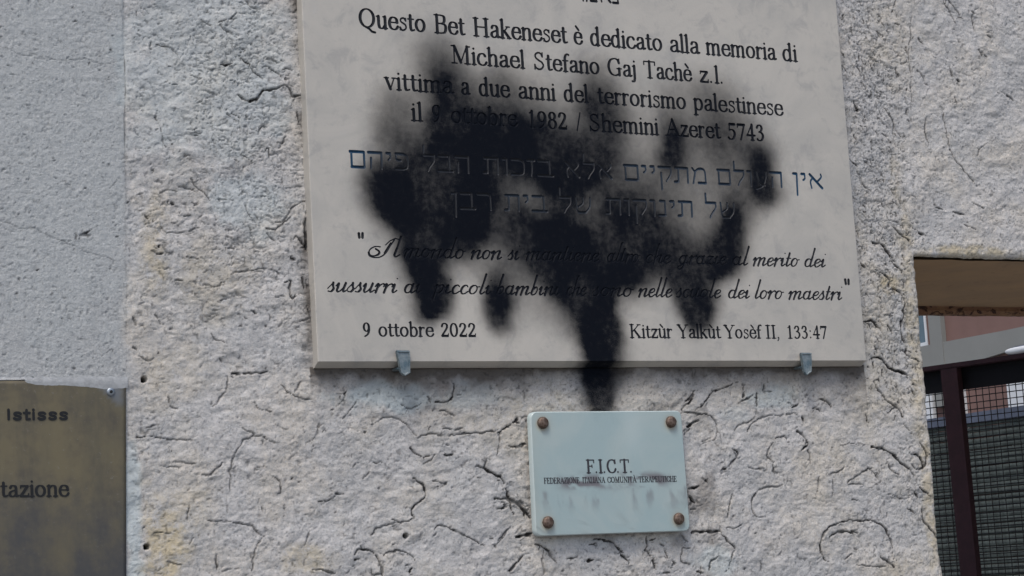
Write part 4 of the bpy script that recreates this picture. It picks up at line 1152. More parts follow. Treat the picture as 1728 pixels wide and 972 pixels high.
def layout(keys):
    """stroke segments (mm) of the named lines: list of (line key, ax, az, ar, bx, bz, br)"""
    segs = []
    for key, style, font, h, words in TEXT:
        if key not in keys: continue
        tab, unit, rT, rt = FONTS[font]; sy = h / unit
        for w, x0, x1, z0, z1 in words:
            W = sum(tab[c][0] for c in w); pad = 6 if font != 'script' else 0
            sx = (x1 - x0) / (W - pad) if key != 'b2' else (x1 - x0) / (W - pad)
            cur = x0 - pad / 2 * sx
            for c in w[::-1] if font == 'hebrew' else w:
                adv, st = strokes_of(font, c)
                rs = sy if font != 'script' else sy
                for poly in st:
                    q = []
                    for (a, b, r) in poly:
                        sh = .42 * b * sy if font == 'script' else 0
                        x = cur + a * sx + sh - (.2 * h if font == 'script' else 0)
                        zb = z0 + (z1 - z0) * (x - x0) / (x1 - x0 + 1e-6)
                        q.append((x, zb + b * sy, r * rs))
                    for i in range(len(q) - 1): segs.append((key, *q[i], *q[i + 1]))
                cur += adv * sx
    return segs
def raster(segs, x0, x1, z0, z1, cell):
    xs = np.arange(x0, x1, cell); zs = np.arange(z0, z1, cell)
    SD = np.full((len(zs), len(xs)), 3.0, np.float64)
    for key, ax, az, ar, bx, bz, br in segs:
        pad = max(ar, br) + 1.6
        i0, i1 = np.searchsorted(xs, [min(ax, bx) - pad, max(ax, bx) + pad]); j0, j1 = np.searchsorted(zs, [min(az, bz) - pad, max(az, bz) + pad])
        if i1 <= i0 or j1 <= j0: continue
        Xs, Zs = np.meshgrid(xs[i0:i1], zs[j0:j1])
        d, t = seg_dist(Xs, Zs, ax, az, bx, bz)
        SD[j0:j1, i0:i1] = np.minimum(SD[j0:j1, i0:i1], d - (ar + (br - ar) * t))
    SD = np.where(np.abs(SD) < .02 * cell, .02 * cell, SD)
    return xs, zs, SD
def contours(xs, zs, SD):
    n, m = SD.shape; ins = SD < 0
    pts = []; eh = np.full((n, m), -1); ev = np.full((n, m), -1); c = 0
    a = ins[:, :-1] != ins[:, 1:]; j, i = np.nonzero(a)
    t = SD[j, i] / (SD[j, i] - SD[j, i + 1]); t = np.clip(t, .06, .94); P1 = np.stack([xs[i] + t * (xs[1] - xs[0]), zs[j]], 1); eh[j, i] = np.arange(len(j))
    a = ins[:-1, :] != ins[1:, :]; j2, i2 = np.nonzero(a)
    t = SD[j2, i2] / (SD[j2, i2] - SD[j2 + 1, i2]); t = np.clip(t, .06, .94); P2 = np.stack([xs[i2], zs[j2] + t * (zs[1] - zs[0])], 1); ev[j2, i2] = len(j) + np.arange(len(j2))
    P = np.vstack([P1, P2])
    E = np.stack([eh[:-1, :-1], ev[:-1, 1:], eh[1:, :-1], ev[:-1, :-1]], -1)   # bottom right top left
    cnt = (E >= 0).sum(-1); S = []
    e2 = E[cnt == 2]; e2 = np.sort(e2, axis=1)[:, 2:]; S.append(e2)
    e4 = E[cnt == 4]
    if len(e4): S.append(e4[:, [0, 1]]); S.append(e4[:, [2, 3]])
    return P, np.vstack(S)
def bil(xs, zs, SD, x, z):
    c = xs[1] - xs[0]; u = np.clip((x - xs[0]) / c, 0, len(xs) - 1.001); v = np.clip((z - zs[0]) / c, 0, len(zs) - 1.001)
    i = u.astype(int); j = v.astype(int); fu = u - i; fv = v - j
    return (SD[j, i] * (1 - fu) + SD[j, i + 1] * fu) * (1 - fv) + (SD[j + 1, i] * (1 - fu) + SD[j + 1, i + 1] * fu) * fv
def tri_mesh(name, co, tris, mat, parent, attrs=(), smooth=False):
    used = np.zeros(len(co), bool); used[tris.ravel()] = True; rm = np.cumsum(used) - 1
    me = bpy.data.meshes.new(name); cc = co[used].astype(np.float32); tt = rm[tris].astype(np.int32)
    me.vertices.add(len(cc)); me.vertices.foreach_set('co', cc.ravel()); me.loops.add(len(tt) * 3); me.loops.foreach_set('vertex_index', tt.ravel())
    me.polygons.add(len(tt)); me.polygons.foreach_set('loop_start', np.arange(0, len(tt) * 3, 3, dtype=np.int32)); me.update(calc_edges=True); me.validate()
    if smooth: me.polygons.foreach_set('use_smooth', np.ones(len(me.polygons), bool))
    me.materials.append(mat)
    for k, v in attrs: set_attr(me, k, v[used])
    o = bpy.data.objects.new(name, me)
    if parent: o.parent = parent
    return link(o)
def face_normals_out(co, tris):
    a, b, c = co[tris[:, 0]], co[tris[:, 1]], co[tris[:, 2]]
    n = np.cross(b - a, c - a); f = n[:, 1] > 0
    tris[f] = tris[f][:, ::-1]; return tris

# ---------------------------------------------------------------- the stone plaque
PZ1 = 505.0
def build_plaque():
    root = empty('stone_plaque', (0, FACE_Y, 0))
    tag(root, 'large pale stone memorial plaque with engraved text, smeared with black spray paint', 'plaque')
    keys = ['top', 'l1', 'l2', 'l3', 'l4', 'h1', 'h2', 's1', 's2', 'q1', 'q2', 'd1', 'd2']
    segs = layout(keys)
    xs, zs, SD = raster(segs, 4, 696, 4, 460, .46)
    P, S = contours(xs, zs, SD)
    ji = np.argwhere(SD[1:-1, 1:-1] < -.22) + 1
    I = np.stack([xs[ji[:, 1]], zs[ji[:, 0]]], 1); Isd = SD[ji[:, 0], ji[:, 1]]
    keepI = (Isd > -.9) | ((ji.sum(1) % 2) == 0); I, Isd = I[keepI], Isd[keepI]
    ch = 5.6                                           # chamfer of the lower and side edges
    gx_ = np.concatenate([[.8], np.arange(7, 696, 6.0), [699.2]]); gz_ = np.concatenate([[ch], np.arange(10.5, PZ1 - 4, 6.0), [PZ1 - 1]])
    GX, GZ = np.meshgrid(gx_, gz_); G = np.stack([GX.ravel(), GZ.ravel()], 1)
    gs = np.where((G[:, 1] < zs[-1]), bil(xs, zs, SD, G[:, 0], np.minimum(G[:, 1], zs[-1] - 1)), 3)
    inner = (G[:, 0] > 4) & (G[:, 0] < 696) & (G[:, 1] > 5)
    G = G[(gs > .5) | ~inner]
    V = np.vstack([P, I, G])
    vv = [Vector((float(a), float(b))) for a, b in V]
    ov, oe, of, _, _, _ = geometry.delaunay_2d_cdt(vv, [(int(a), int(b)) for a, b in S], [], 0, 1e-4, True)[:6]
    co2 = np.array([(v.x, v.y) for v in ov]); tris = np.array([f for f in of if len(f) == 3])
    sdv = bil(xs, zs, SD, co2[:, 0], np.minimum(co2[:, 1], zs[-1] - 1)); sdv[co2[:, 1] > zs[-1] - 2] = 3
    sdv[:len(P)] = 0
    depth = np.clip(-sdv, 0, 1.25) * 1.05; depth[depth < .1] = 0
    cen = co2[tris].mean(1); sc = bil(xs, zs, SD, cen[:, 0], np.minimum(cen[:, 1], zs[-1] - 1)); sc[cen[:, 1] > zs[-1] - 2] = 3
    co = np.stack([co2[:, 0] / 1000, depth / 1000, co2[:, 1] / 1000], 1)
    tris = face_normals_out(co, tris)
    spr = spray_at(co2[:, 0], co2[:, 1])
    ink = sc < 0
    # slab = carved face + chamfers, sides, back
    face = tris[~ink]
    x0, x1, z0, z1 = .8, 699.2, ch, PZ1 - 1
    def ringx(x, n=118): return [(x, z) for z in np.linspace(z0, z1, n)]
    ex = []; ef = []
    base = len(co)
    def strip(a, b):
        k = len(a); s = base + len(ex); ex.extend(a); ex.extend(b)
        for i in range(k - 1): ef.append((s + i, s + i + 1, s + k + i)); ef.append((s + i + 1, s + k + i + 1, s + k + i))
    bx = list(np.linspace(x0, x1, 118)); T = 17.0
    low_a = [(x, 0, z0) for x in bx]; low_b = [(x, 11.0, .0) for x in bx]; low_c = [(x, T, .0) for x in bx]
    strip(low_a, low_b); strip(low_b, low_c)
    lz = list(np.linspace(z0, z1, 90))
    for xf, xe in ((x0, 0.), (x1, 700.)):
        a = [(xf, 0, z) for z in lz]; b = [(xe, .8, z) for z in lz]; c = [(xe, T, z) for z in lz]
        strip(a, b); strip(b, c)
        strip([(xf, 0, z0), (xe, .8, z0)], [(xf, 11.0, 0), (xe, 11.0, 0)])
        strip([(xe, .8, z0), (xe, T, z0)], [(xe, 11.0, 0), (xe, T, 0)])
    strip([(x, 0, z1) for x in bx], [(x, T, z1) for x in bx]); strip([(0., T, 0.), (700., T, 0.)], [(0., T, z1), (700., T, z1)])
    exa = np.array(ex) / 1000.
    allco = np.vstack([co, exa]); allt = np.vstack([face, np.array(ef)])
    sprx = np.concatenate([spr, spray_at(np.array(ex)[:, 0], np.array(ex)[:, 2])])
    tri_mesh('slab', allco, allt, M['stone'], root, [('spray', sprx)])
    # carved letters, one mesh for each line
    rows = [('heading in Hebrew cut off by the frame', 410, 470, ('top',), 'ink'), ('first Italian line, naming the dedication', 358, 395, None, 'ink'), ('second Italian line with the name', 324, 358, None, 'ink'), ('third Italian line', 289, 324, None, 'ink'),
            ('fourth Italian line with the date', 250, 289, None, 'ink'), ('upper Hebrew line in dark blue', 202, 250, None, 'blueink'), ('lower Hebrew line in dark blue', 160, 202, None, 'blueink'),
            ('upper line in slanted script', 108, 160, None, 'ink'), ('lower line in slanted script', 64, 108, None, 'ink'), ('date at the lower left', 10, 64, (0, 300), 'ink'), ('source reference at the lower right', 10, 64, (300, 700), 'ink')]
    it = tris[ink]; ic = cen[ink]
    for lab, a, b, _, mt in rows:
        # rows rise and fall little, so a straight cut by height separates them
        sel = (ic[:, 1] >= a) & (ic[:, 1] < b)
        if _ and not isinstance(_[0], str): sel &= (ic[:, 0] >= _[0]) & (ic[:, 0] < _[1])
        if sel.any():
            o = tri_mesh('engraved_line', co, it[sel], M[mt], root, [('spray', spr)]); o['label'] = lab
    return root
build_plaque()

def flat_text(keys, y, mat, parent, cell, name='lettering', label=None):
    segs = layout(keys)
    A = np.array([s[1:] for s in segs]); pad = 4
    xs, zs, SD = raster(segs, min(A[:, 0].min(), A[:, 3].min()) - pad, max(A[:, 0].max(), A[:, 3].max()) + pad, min(A[:, 1].min(), A[:, 4].min()) - pad, max(A[:, 1].max(), A[:, 4].max()) + pad, cell)
    P, S = contours(xs, zs, SD)
    ov, oe, of = geometry.delaunay_2d_cdt([Vector((float(a), float(b))) for a, b in P], [(int(a), int(b)) for a, b in S], [], 0, 1e-5, True)[:3]
    co2 = np.array([(v.x, v.y) for v in ov]); tris = np.array([f for f in of if len(f) == 3])
    cen = co2[tris].mean(1); tris = tris[bil(xs, zs, SD, cen[:, 0], cen[:, 1]) < 0]
    co = np.stack([co2[:, 0] / 1000, np.full(len(co2), y), co2[:, 1] / 1000], 1)
    tris = face_normals_out(co, tris)
    o = tri_mesh(name, co, tris, mat, parent)
    if label: o['label'] = label
    return o

def dome(bm, c, r, hgt, n=20, slot=False, seed=0):
    """a domed screw head facing -Y at c"""
    rings = [(1.0, 0.0), (1.0, .35), (.86, .72), (.55, .93), (.2, 1.0)]
    vs = []
    rn = random.Random(seed)
    for k, (a, b) in enumerate(rings):
        vs.append([bm.verts.new((c[0] + a * r * math.cos(2 * math.pi * i / n) * (1 + rn.uniform(-.02, .02)), c[1] - b * hgt, c[2] + a * r * math.sin(2 * math.pi * i / n))) for i in range(n)])
    for k in range(len(vs) - 1):
        for i in range(n): bm.faces.new((vs[k][i], vs[k][(i + 1) % n], vs[k + 1][(i + 1) % n], vs[k + 1][i]))
    bm.faces.new(vs[-1])

# ---------------------------------------------------------------- small pale blue plate
def build_fict():
    yb, yf = -.004, -.012
    q = [Vector((a / 1000, b / 1000)) for a, b in FICT['corner']]     # TL TR BR BL
    root = empty('small_plate', ((q[0].x + q[1].x) / 2, 0, q[2].y)); off = Vector(root.location)
    tag(root, 'small pale blue plate reading F.I.C.T. held by four rusty bolts', 'plate')
    # rounded outline
    out = []; R = .008
    for i in range(4):
        p, a, b = q[i], q[i - 1], q[(i + 1) % 4]
        ua, ub = (a - p).normalized(), (b - p).normalized()
        s, e, = p + ua * R, p + ub * R
        for t in [i_ / 6 for i_ in range(7)]: out.append((1 - t) ** 2 * s + 2 * (1 - t) * t * p + t * t * e)
    cx = sum((p.x for p in out)) / len(out); cz = sum((p.y for p in out)) / len(out)
    ins = [Vector((cx + (p.x - cx) * .988, cz + (p.y - cz) * .985)) for p in out]
    # face triangulated on a grid so the marks on it can be described point by point
    G = [Vector((x, z)) for x in np.arange(q[0].x - .01, q[1].x + .02, .0018) for z in np.arange(q[2].y - .01, q[0].y + .01, .0018)]
    n = len(ins)
    ov, oe, of = geometry.delaunay_2d_cdt(list(ins) + G, [], [list(range(n))], 1, 1e-6, True)[:3]
    co2 = np.array([(v.x, v.y) for v in ov]); tris = np.array([f for f in of if len(f) == 3])
    cen = co2[tris].mean(1); inside = np.ones(len(cen), bool); sgn = None
    for i in range(n):
        a_, b_ = ins[i], ins[(i + 1) % n]
        cr = (b_.x - a_.x) * (cen[:, 1] - a_.y) - (b_.y - a_.y) * (cen[:, 0] - a_.x)
        inside &= cr < 0
    tris = tris[inside]
    co = np.stack([co2[:, 0], np.full(len(co2), yf), co2[:, 1]], 1)
    tris = face_normals_out(co, tris)
    ex = [(p.x, yf, p.y) for p in ins] + [(p.x, yf + .0012, p.y) for p in out] + [(p.x, yb, p.y) for p in out]
    b0 = len(co); ef = []
    for k in (0, 1):
        for i in range(n):
            a, b, c, d = b0 + k * n + i, b0 + k * n + (i + 1) % n, b0 + (k + 1) * n + (i + 1) % n, b0 + (k + 1) * n + i
            ef += [(a, b, c), (a, c, d)]
    allco = np.vstack([co, np.array(ex)]); allt = np.vstack([tris, np.array(ef)])
    X, Z = allco[:, 0] * 1000, allco[:, 2] * 1000
    x0, x1, zt, zb = FICT['corner'][3][0], FICT['corner'][1][0], FICT['corner'][0][1], FICT['corner'][3][1]
    sm = np.exp(-((Z + 127) / 7.0) ** 2) * sstep(.36, .62, fbm(X * .5, Z, 9, 3, 4)) * sstep(x0 + 22, x0 + 50, X) * sstep(x1 - 12, x1 - 40, X)
    sm = np.maximum(sm, .55 * sstep(.52, .75, fbm(X, Z * .35, 10, 6, 4)) * sstep(-133, -138, Z) * sstep(-165, -140, Z) * .7)
    rust = np.zeros_like(X)
    for a, b in FICT['screw']: rust = np.maximum(rust, .9 * np.exp(-np.clip(np.hypot(X - a, (Z - b + 1.5)) - 6.5, 0, None) / 2.2))
    ed = np.minimum.reduce([X - x0 - (Z - zb) * -.02, x1 - 5 - X, Z - zb, zt - Z]); rust = np.maximum(rust, .45 * np.exp(-np.clip(X - x0, 0, None) / 7) * fbm(X, Z, 30, 2))
    rust = np.maximum(rust, .55 * sstep(-188, -200, Z) * fbm(X, Z, 20, 5))
    pale = np.zeros(len(allco)); pale[b0:] = .75
    pale = np.maximum(pale, .25 * np.exp(-((X - 372) / 14) ** 2) * sstep(-112, -80, Z))
    allco -= np.array(off)
    tri_mesh('plate', allco, allt, M['fict'], root, [('smudge', np.clip(sm * 1.25, 0, .85)), ('rust', rust), ('pale', pale), ('lower', sstep(-128, -150, Z)), ('spray', .34 * spray_at(X, np.maximum(Z, -52)) * np.exp(-np.clip(-40 - Z, 0, None) / 14))])
    o = flat_text(['f1'], yf - .0002, M['print'], root, .30, label='large letters F.I.C.T.'); o.location = -off
    o = flat_text(['f2'], yf - .0002, M['print'], root, .14, label='small line of capitals under F.I.C.T.'); o.location = -off
    for k, (a, b) in enumerate(FICT['screw']):
        bm = bmesh.new(); dome(bm, (0, 0, 0), .0066, .0048, seed=k)
        bm_ob('bolt', bm, M['bolt'], root, True, Vector((a / 1000, yf, b / 1000)) - off)
build_fict()

# ---------------------------------------------------------------- brass plate at the left
def build_brass():
    e = BRASS['edge']; yf = -.0022
    xr_t, xr_b = e[5][0], e[6][0]; zt = e[0][1] - .3; zb = -372.0; x0 = -560.0
    slope = (xr_b - xr_t) / (e[6][1] - e[5][1])
    root = empty('brass_plate', (x0 / 1000 + .18, 0, zb / 1000)); off = Vector(root.location)
    tag(root, 'tarnished brown brass plate at the left edge with black lettering', 'plate')
    gx_ = np.concatenate([np.arange(x0, -201, 4.0), [-200]]); gz_ = np.linspace(zb, zt, 90)
    xx, zz = np.meshgrid(np.linspace(0, 1, 90), gz_)
    XR = xr_t + slope * (zz - e[5][1]); X = x0 + (XR - x0) * xx; Z = zz
    n, m = X.shape
    Y = yf + .0003 * (vn(X, Z, 90, 4) - .5)
    co = np.stack([X / 1000, Y, Z / 1000], -1).reshape(-1, 3)
    q = []
    for j in range(n - 1):
        for i in range(m - 1): a = j * m + i; q += [(a, a + 1, a + m + 1), (a, a + m + 1, a + m)]
    ex = []; b0 = len(co)
    ring = [(j * m + m - 1) for j in range(n)]
    bk = []
    for v in ring: ex.append((co[v][0] + .0002, 0.004, co[v][2]))
    for i in range(n - 1): q += [(ring[i], b0 + i, ring[i + 1]), (ring[i + 1], b0 + i, b0 + i + 1)]
    b1 = b0 + len(ex); top = [(n - 1) * m + i for i in range(m)]
    for v in top: ex.append((co[v][0], .004, co[v][2]))
    for i in range(m - 1): q += [(top[i], top[i + 1], b1 + i), (top[i + 1], b1 + i + 1, b1 + i)]
    allco = np.vstack([co, np.array(ex)]); XX, ZZ = allco[:, 0] * 1000, allco[:, 2] * 1000
    low = sstep(-85, -200, ZZ + 60 * (fbm(XX, ZZ, 60, 3, 3) - .5) + .25 * (XX + 220))
    sx, sz = BRASS['screw'][0]
    bare = .8 * sstep(22, 6, np.hypot(XX - sx, ZZ - sz) + 20 * (fbm(XX, ZZ, 14, 6, 3) - .5)) * sstep(-230, -222, XX + (ZZ + 18))
    tri_mesh('plate', allco - np.array(off), np.array(q), M['brass'], root, [('low', low), ('bare', bare)], True)
    o = flat_text(['b1'], yf - .0004, M['engr'], root, .3, label='bold lettering Istisss'); o.location = -off
    o = flat_text(['b2'], yf - .0004, M['engr'], root, .35, label='serif lettering tazione'); o.location = -off
    bm = bmesh.new(); dome(bm, (0, 0, 0), .0042, .0018)
    bm_ob('screw', bm, M['steel'], root, True, Vector((sx / 1000, yf, sz / 1000)) - off)
    bm = bmesh.new(); dome(bm, (0, 0, 0), .0016, .0004)
    bm_ob('screw_socket', bm, M['engr'], root, True, Vector((sx / 1000, yf - .0018, sz / 1000)) - off)
    # wall paint slopped over the upper edge
    xs_ = np.linspace(-375, xr_t + 2, 190); rows = []
    lowz = np.interp(xs_, [-375, -302, -298, -290, -262, -236, -222, -200], [zt + .2, zt + .2, zt - 3, zt - 5.0, zt - 5.6, zt - 7.5, zt - 9.5, zt - 8.5]) + 1.6 * (fbm(xs_, xs_ * 0, 7, 2, 3) - .5)
    topz = np.full_like(xs_, zt + 3.0)
    vs = []; fs = []
    for i, x in enumerate(xs_):
        lz = min(lowz[i], zt + .6)
        nn = float(fbm(np.array([x]), np.array([0.]), 5, 3, 3)[0]); vs += [(x, yf * 1000 - .05, lz), (x, yf * 1000 - .25, lz + (topz[i] - lz) * .3), (x, yf * 1000 - .2, zt - .5), (x, yf * 1000 + 1.0, topz[i] - 1.5 + 3 * nn)]
    for i in range(len(xs_) - 1):
        for k in range(3): fs.append((4 * i + k, 4 * i + 4 + k, 4 * i + 5 + k, 4 * i + 1 + k))
    vs = (np.array(vs) / 1000 - np.array(off))
    mesh_ob('paint_smear', vs, fs, M['paint'], root, True)['label'] = 'whitish wall paint slopped over the upper edge'
build_brass()

# ---------------------------------------------------------------- the two metal clamps under the stone
def build_clamp(key, label):
    pts = [Vector((a / 1000, b / 1000)) for a, b in CLAMP[key]]       # TL TR then the tapering lower end
    cx = (pts[0].x + pts[1].x) / 2; cz = pts[0].y
    root = empty('plaque_clamp', (cx, FACE_Y, 0)); off = Vector((cx, FACE_Y, 0))
    tag(root, label, 'clamp', 'metal clamps under the stone plaque')
    bm = bmesh.new(); yf0, yf1 = FACE_Y - .0005, FACE_Y - .0045
    a = [bm.verts.new((p.x - cx, yf0 - FACE_Y, p.y)) for p in pts]; b = [bm.verts.new((p.x - cx, yf1 - FACE_Y, p.y)) for p in pts]
    n = len(pts); bm.faces.new(a); bm.faces.new(b[::-1])
    for i in range(n): bm.faces.new((a[i], a[(i + 1) % n], b[(i + 1) % n], b[i]))
    bmesh.ops.bevel(bm, geom=bm.edges[:], offset=.0011, segments=2, affect='EDGES')
    bm_ob('tongue', bm, M['clamp'], root)
    # raised rim round the tongue
    rim = bmesh.new()
    c = sum((p for p in pts), Vector((0, 0))) / n
    def ring(s, y): return [rim.verts.new((c.x + (p.x - c.x) * s - cx, y, c.y + (p.y - c.y) * (s if s > .9 else s + .08))) for p in pts]
    r0, r1, r2, r3 = ring(.97, -.0044), ring(.93, -.0056), ring(.78, -.0056), ring(.72, -.0044)
    for u, v in ((r0, r1), (r1, r2), (r2, r3)):
        for i in range(n): rim.faces.new((u[i], u[(i + 1) % n], v[(i + 1) % n], v[i]))
    bm_ob('rim', rim, M['clamp'], root)
    w = (pts[1].x - pts[0].x) * .62
    z1 = -.0006; z0 = -.0034
    box_ob('arm', -w / 2, w / 2, -.0005, -FACE_Y + .006, z0, z1, M['clamp'], root, .0006)
build_clamp('l', 'grey blue metal clamp under the stone, below the words 9 ottobre 2022')
build_clamp('r', 'grey blue metal clamp under the stone, at its lower right end')

# ---------------------------------------------------------------- lintel over the doorway
lin = empty('lintel', (OPEN_X0, 0, OPEN_Z)); tag(lin, 'brown painted lintel with a rusty flaking rear edge over the doorway', 'lintel')
gxs = np.linspace(-.006, OPEN_X1 - OPEN_X0 + .004, 120); gys = np.linspace(.0045, .372, 40)
vs = []; fs = []
for j, y in enumerate(gys):
    for i, x in enumerate(gxs): vs.append((x, y, -.0022 - .0016 * float(vn(np.array([x * 1000]), np.array([y * 1000]), 30, 3)[0])))
for j in range(len(gys) - 1):
    for i in range(len(gxs) - 1): a = j * 120 + i; fs.append((a, a + 120, a + 121, a + 1))
mesh_ob('soffit', vs, fs, M['lintel'], lin, True)
vs = []; fs = []
nxl = 260
zprof = [(.372, -.002), (.3735, -.0042), (.372, -.0095), (.3745, -.0150), (.380, -.0158), (.388, -.0150), (.388, -.001)]
for i in range(nxl):
    x = -.006 + (OPEN_X1 - OPEN_X0 + .010) * i / (nxl - 1)
    for k, (y, z) in enumerate(zprof):
        nn = float(fbm(np.array([x * 1000.]), np.array([z * 4000. + y * 900]), 9, 4, 3)[0]) - .5
        vs.append((x, y - .004 * nn * (k in (1, 2, 3)), z - .0016 * nn))
for i in range(nxl - 1):
    for k in range(len(zprof) - 1): a = i * len(zprof) + k; fs.append((a, a + 1, a + 1 + len(zprof), a + len(zprof)))
mesh_ob('rusty_edge', vs, fs, M['lip'], lin, False)

# ---------------------------------------------------------------- the gate standing open behind the doorway
GA = Vector((1.6136, 1.0, 0)); gu = Vector((.28472, -.95861, 0)).normalized(); gn = Vector((gu.y, -gu.x, 0))   # gn points to the camera side
def GT(p):       # s along the leaf, t towards the viewer, z
    return (gu.x * p[0] + gn.x * p[1], gu.y * p[0] + gn.y * p[1], p[2])
if gn.x > 0: gn = -gn
gate = empty('metal_gate', GA); tag(gate, 'red brown metal gate with fine wire mesh standing open behind the doorway', 'gate')
S0, S1, ZT, ZB = -.34, .60, .1175, Z_GROUND + .06
box_ob('top_rail', S0, S1, -.012, .014, ZT - .0095, ZT, M['gate'], gate, .0015, GT)
box_ob('bottom_rail', S0, S1, -.012, .014, ZB, ZB + .04, M['gate'], gate, .0015, GT)
for s in (S0 - .01, S1 - .03): box_ob('stile', s, s + .035, -.014, .016, ZB - .02, ZT + .002, M['gate'], gate, .0015, GT)
bm = bmesh.new()
v = [bm.verts.new(GT(p)) for p in ((.0430, .004, ZT - .010), (.0775, .004, ZT - .010), (.0775, .019, ZT - .010), (.0430, .019, ZT - .010))]
v2 = [bm.verts.new(GT(p)) for p in ((.0610, .004, ZB + .04), (.0960, .004, ZB + .04), (.0960, .019, ZB + .04), (.0610, .019, ZB + .04))]
for i in range(4): bm.faces.new((v[i], v[(i + 1) % 4], v2[(i + 1) % 4], v2[i]))
bm.faces.new(v); bm.faces.new(v2[::-1])
bm_ob('upright', bm, M['gate'], gate)
box_ob('cover_plate', S0 + .026, S1 - .032, -.006, -.002, ZT - .049, ZT - .0097, M['plate'], gate, 0, GT)
bm = bmesh.new(); rnd = random.Random(3)
def wire(p0, p1, r, wav, n):
    ring = None
    d = Vector(p1) - Vector(p0); vert = abs(d.z) > abs(d.x)
    ph = rnd.uniform(0, 6)
    for i in range(n + 1):
        t = i / n; c = Vector(p0) + d * t
        c.y += wav * (1 if (i % 2) else -1) * .5
        j = .0006 * math.sin(t * 9 + ph)
        if vert: c.x += j; pr = [(r, 0, 0), (0, r, 0), (-r, 0, 0), (0, -r, 0)]
        else: c.z += j; pr = [(0, 0, r), (0, r, 0), (0, 0, -r), (0, -r, 0)]
        new = [bm.verts.new(GT((c.x + a[0], c.y + a[1], c.z + a[2]))) for a in pr]
        if ring:
            for k in range(4): bm.faces.new((ring[k], ring[(k + 1) % 4], new[(k + 1) % 4], new[k]))
        ring = new
s = S0 + .026; k = 0
while s < S1 - .03:
    wire((s, -.011, ZB + .02), (s, -.011, ZT - .012), .0010, .0, 24); s += .0140 + rnd.uniform(-.0006, .0006)
z = ZB + .05
while z < ZT - .045:
    wire((S0 + .02, -.0125, z), (S1 - .03, -.0125, z + rnd.uniform(-.001, .001)), .0009, .0, 18); z += .0122 + rnd.uniform(-.0008, .0008)
bm_ob('wire_mesh', bm, M['wire'], gate)['kind'] = 'stuff'

# ---------------------------------------------------------------- building and slatted screen across the yard
FA = Vector((6.52112, 7.0, 0)); fu = Vector((.0712, -.99746, 0)); fn = Vector((-.99746, -.0712, 0))
def FT(p): return (fu.x * p[0] + fn.x * p[1], fu.y * p[0] + fn.y * p[1], p[2])
bld = empty('apartment_building', (FA.x, FA.y, 0)); tag(bld, 'dusty red building with a grey beige balcony band seen through the doorway', 'building')
box_ob('wall', -6, 9, -4, 0, Z_GROUND, 5.5, M['facade'], bld, 0, FT)
# balcony band: a parapet that steps in height
bm = bmesh.new()
for s0, s1, zb0, zb1, zt0, zt1 in ((-.9, .148, .70, .73, .92, .95),):
    pass
pr = [(-3.0, .70), (.148, .795), (.60, .838), (6.0, .86), (6.0, 1.05), (.60, .953), (.148, .953), (-3.0, .93)]
a = [bm.verts.new(FT((s, .03, z))) for s, z in pr]; b = [bm.verts.new(FT((s, .002, z))) for s, z in pr]
bm.faces.new(a); bm.faces.new(b[::-1])
for i in range(8): bm.faces.new((a[i], a[(i + 1) % 8], b[(i + 1) % 8], b[i]))
bm_ob('balcony_parapet', bm, M['pale'], bld)
box_ob('pillar', .050, .147, .002, .034, .60, 5.4, M['pale'], bld, 0, FT)
def window(s0, s1, z0, z1, fr=.02, dep=.012):
    f = bmesh.new()
    for r in ((s0, s0 + fr, z0, z1), (s1 - fr, s1, z0, z1), (s0 + fr + .0005, s1 - fr - .0005, z0, z0 + fr * 1.3), (s0 + fr + .0005, s1 - fr - .0005, z1 - fr, z1)): box(f, r[0], r[1], .002, dep, r[2], r[3], FT)
    fo = bm_ob('window', f, M['white'], bld)
    box_ob('pane', s0 + fr, s1 - fr, .001, dep * .4, z0 + fr * 1.3, z1 - fr, M['pane'], fo, 0, FT)
    return fo
window(-.20, .0036, .953, 1.22, .016, .008)
window(-.62, -.28, .35, .69, .1)
for s0, s1 in ((-.10, .027), (.600, .80), (1.3, 1.7)):
    box_ob('shutter', s0, s1, .002, .04, .30, .73, M['white'], bld, .004, FT)
box_ob('downpipe', .252, .262, .002, .03, .3, .75, M['white'], bld, 0, FT)
window(1.0, 1.9, 1.4, 2.6, .06); window(2.6, 3.5, 1.4, 2.6, .06); window(-2.2, -1.2, 1.4, 2.6, .06)

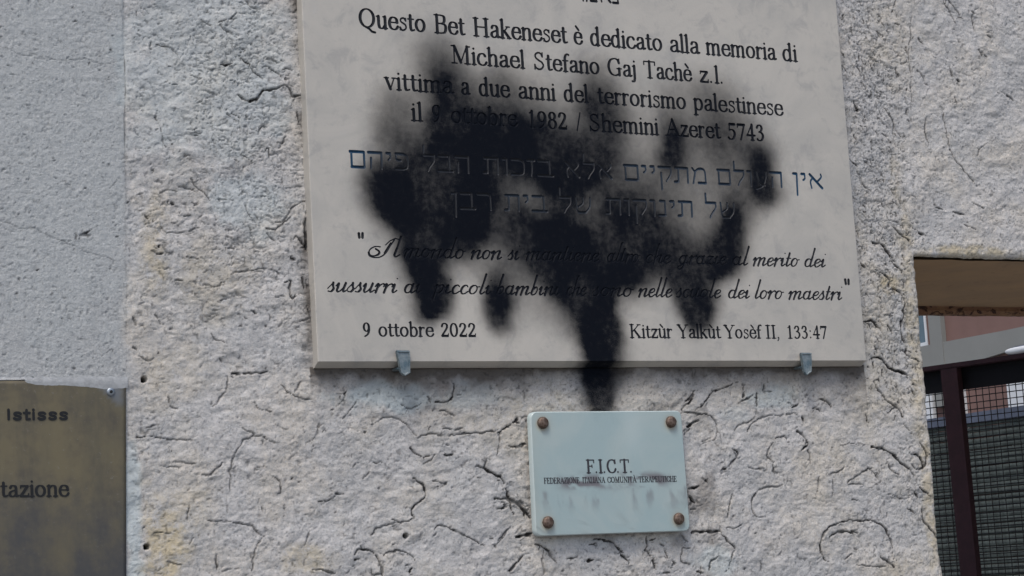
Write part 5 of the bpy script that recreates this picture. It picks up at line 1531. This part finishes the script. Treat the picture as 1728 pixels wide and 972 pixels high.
bm = bmesh.new()
for i in range(13):
    pass
lamp = empty('wall_lamp', Vector(FT((.800, .031, .832))) + Vector((FA.x, FA.y, 0))); tag(lamp, 'long white rounded lamp on the balcony band, right edge', 'lamp')
def oval(s, hs, hz, dep, mat, name, y0):
    bm = bmesh.new(); N = 24; rings = []
    for a, b in ((1, 0), (1, .5), (.9, .85), (.6, 1), (.0, 1.02)):
        if a == 0: c = bm.verts.new(FT((0, y0 + dep * b, 0))); continue
        rings.append([bm.verts.new(FT((hs * a * math.copysign(abs(math.cos(t)) ** .5, math.cos(t)), y0 + dep * b, hz * a * math.copysign(abs(math.sin(t)) ** .8, math.sin(t))))) for t in [2 * math.pi * i / N for i in range(N)]])
    for u, v in zip(rings, rings[1:]):
        for i in range(N): bm.faces.new((u[i], u[(i + 1) % N], v[(i + 1) % N], v[i]))
    for i in range(N): bm.faces.new((rings[-1][i], rings[-1][(i + 1) % N], c))
    return bm_ob(name, bm, mat, lamp, True)
oval(0, .165, .026, .03, M['rail'], 'backing', .001); oval(0, .155, .017, .05, M['white'], 'cover', .012)

scr = empty('slatted_screen', Vector(FT((0, .06, Z_GROUND))) + Vector((FA.x, FA.y, 0))); tag(scr, 'dark green slatted screen below a grey blue rail beyond the gate', 'fence')
H = .500 - Z_GROUND - .02
proto = None; z = .03; rnd = random.Random(9)
while z < H:
    if proto is None:
        bm = bmesh.new(); pf = [(0, 0), (.005, .005), (.007, .016), (.005, .025), (0, .028)]
        for s0 in (-5.0,):
            a = [bm.verts.new(FT((-5, t, q))) for t, q in pf]; b = [bm.verts.new(FT((7, t, q))) for t, q in pf]
            for i in range(5): bm.faces.new((a[i], a[(i + 1) % 5], b[(i + 1) % 5], b[i]))
            bm.faces.new(a); bm.faces.new(b[::-1])
        proto = bm_ob('slat', bm, M['green'], scr); o = proto
    else:
        o = proto.copy(); link(o); o.parent = scr
    o.location = (rnd.uniform(-.002, .002), 0, z + rnd.uniform(-.002, .002)); z += .0305
box_ob('rail', -5, 7, -.012, .022, H + .004, H + .060, M['rail'], scr, .003, FT)
for s in (-4.9, -2.5, 1.5, 4.2, 6.9): box_ob('post', s - .02, s + .02, -.05, -.013, 0, H, M['green'], scr, 0, FT)
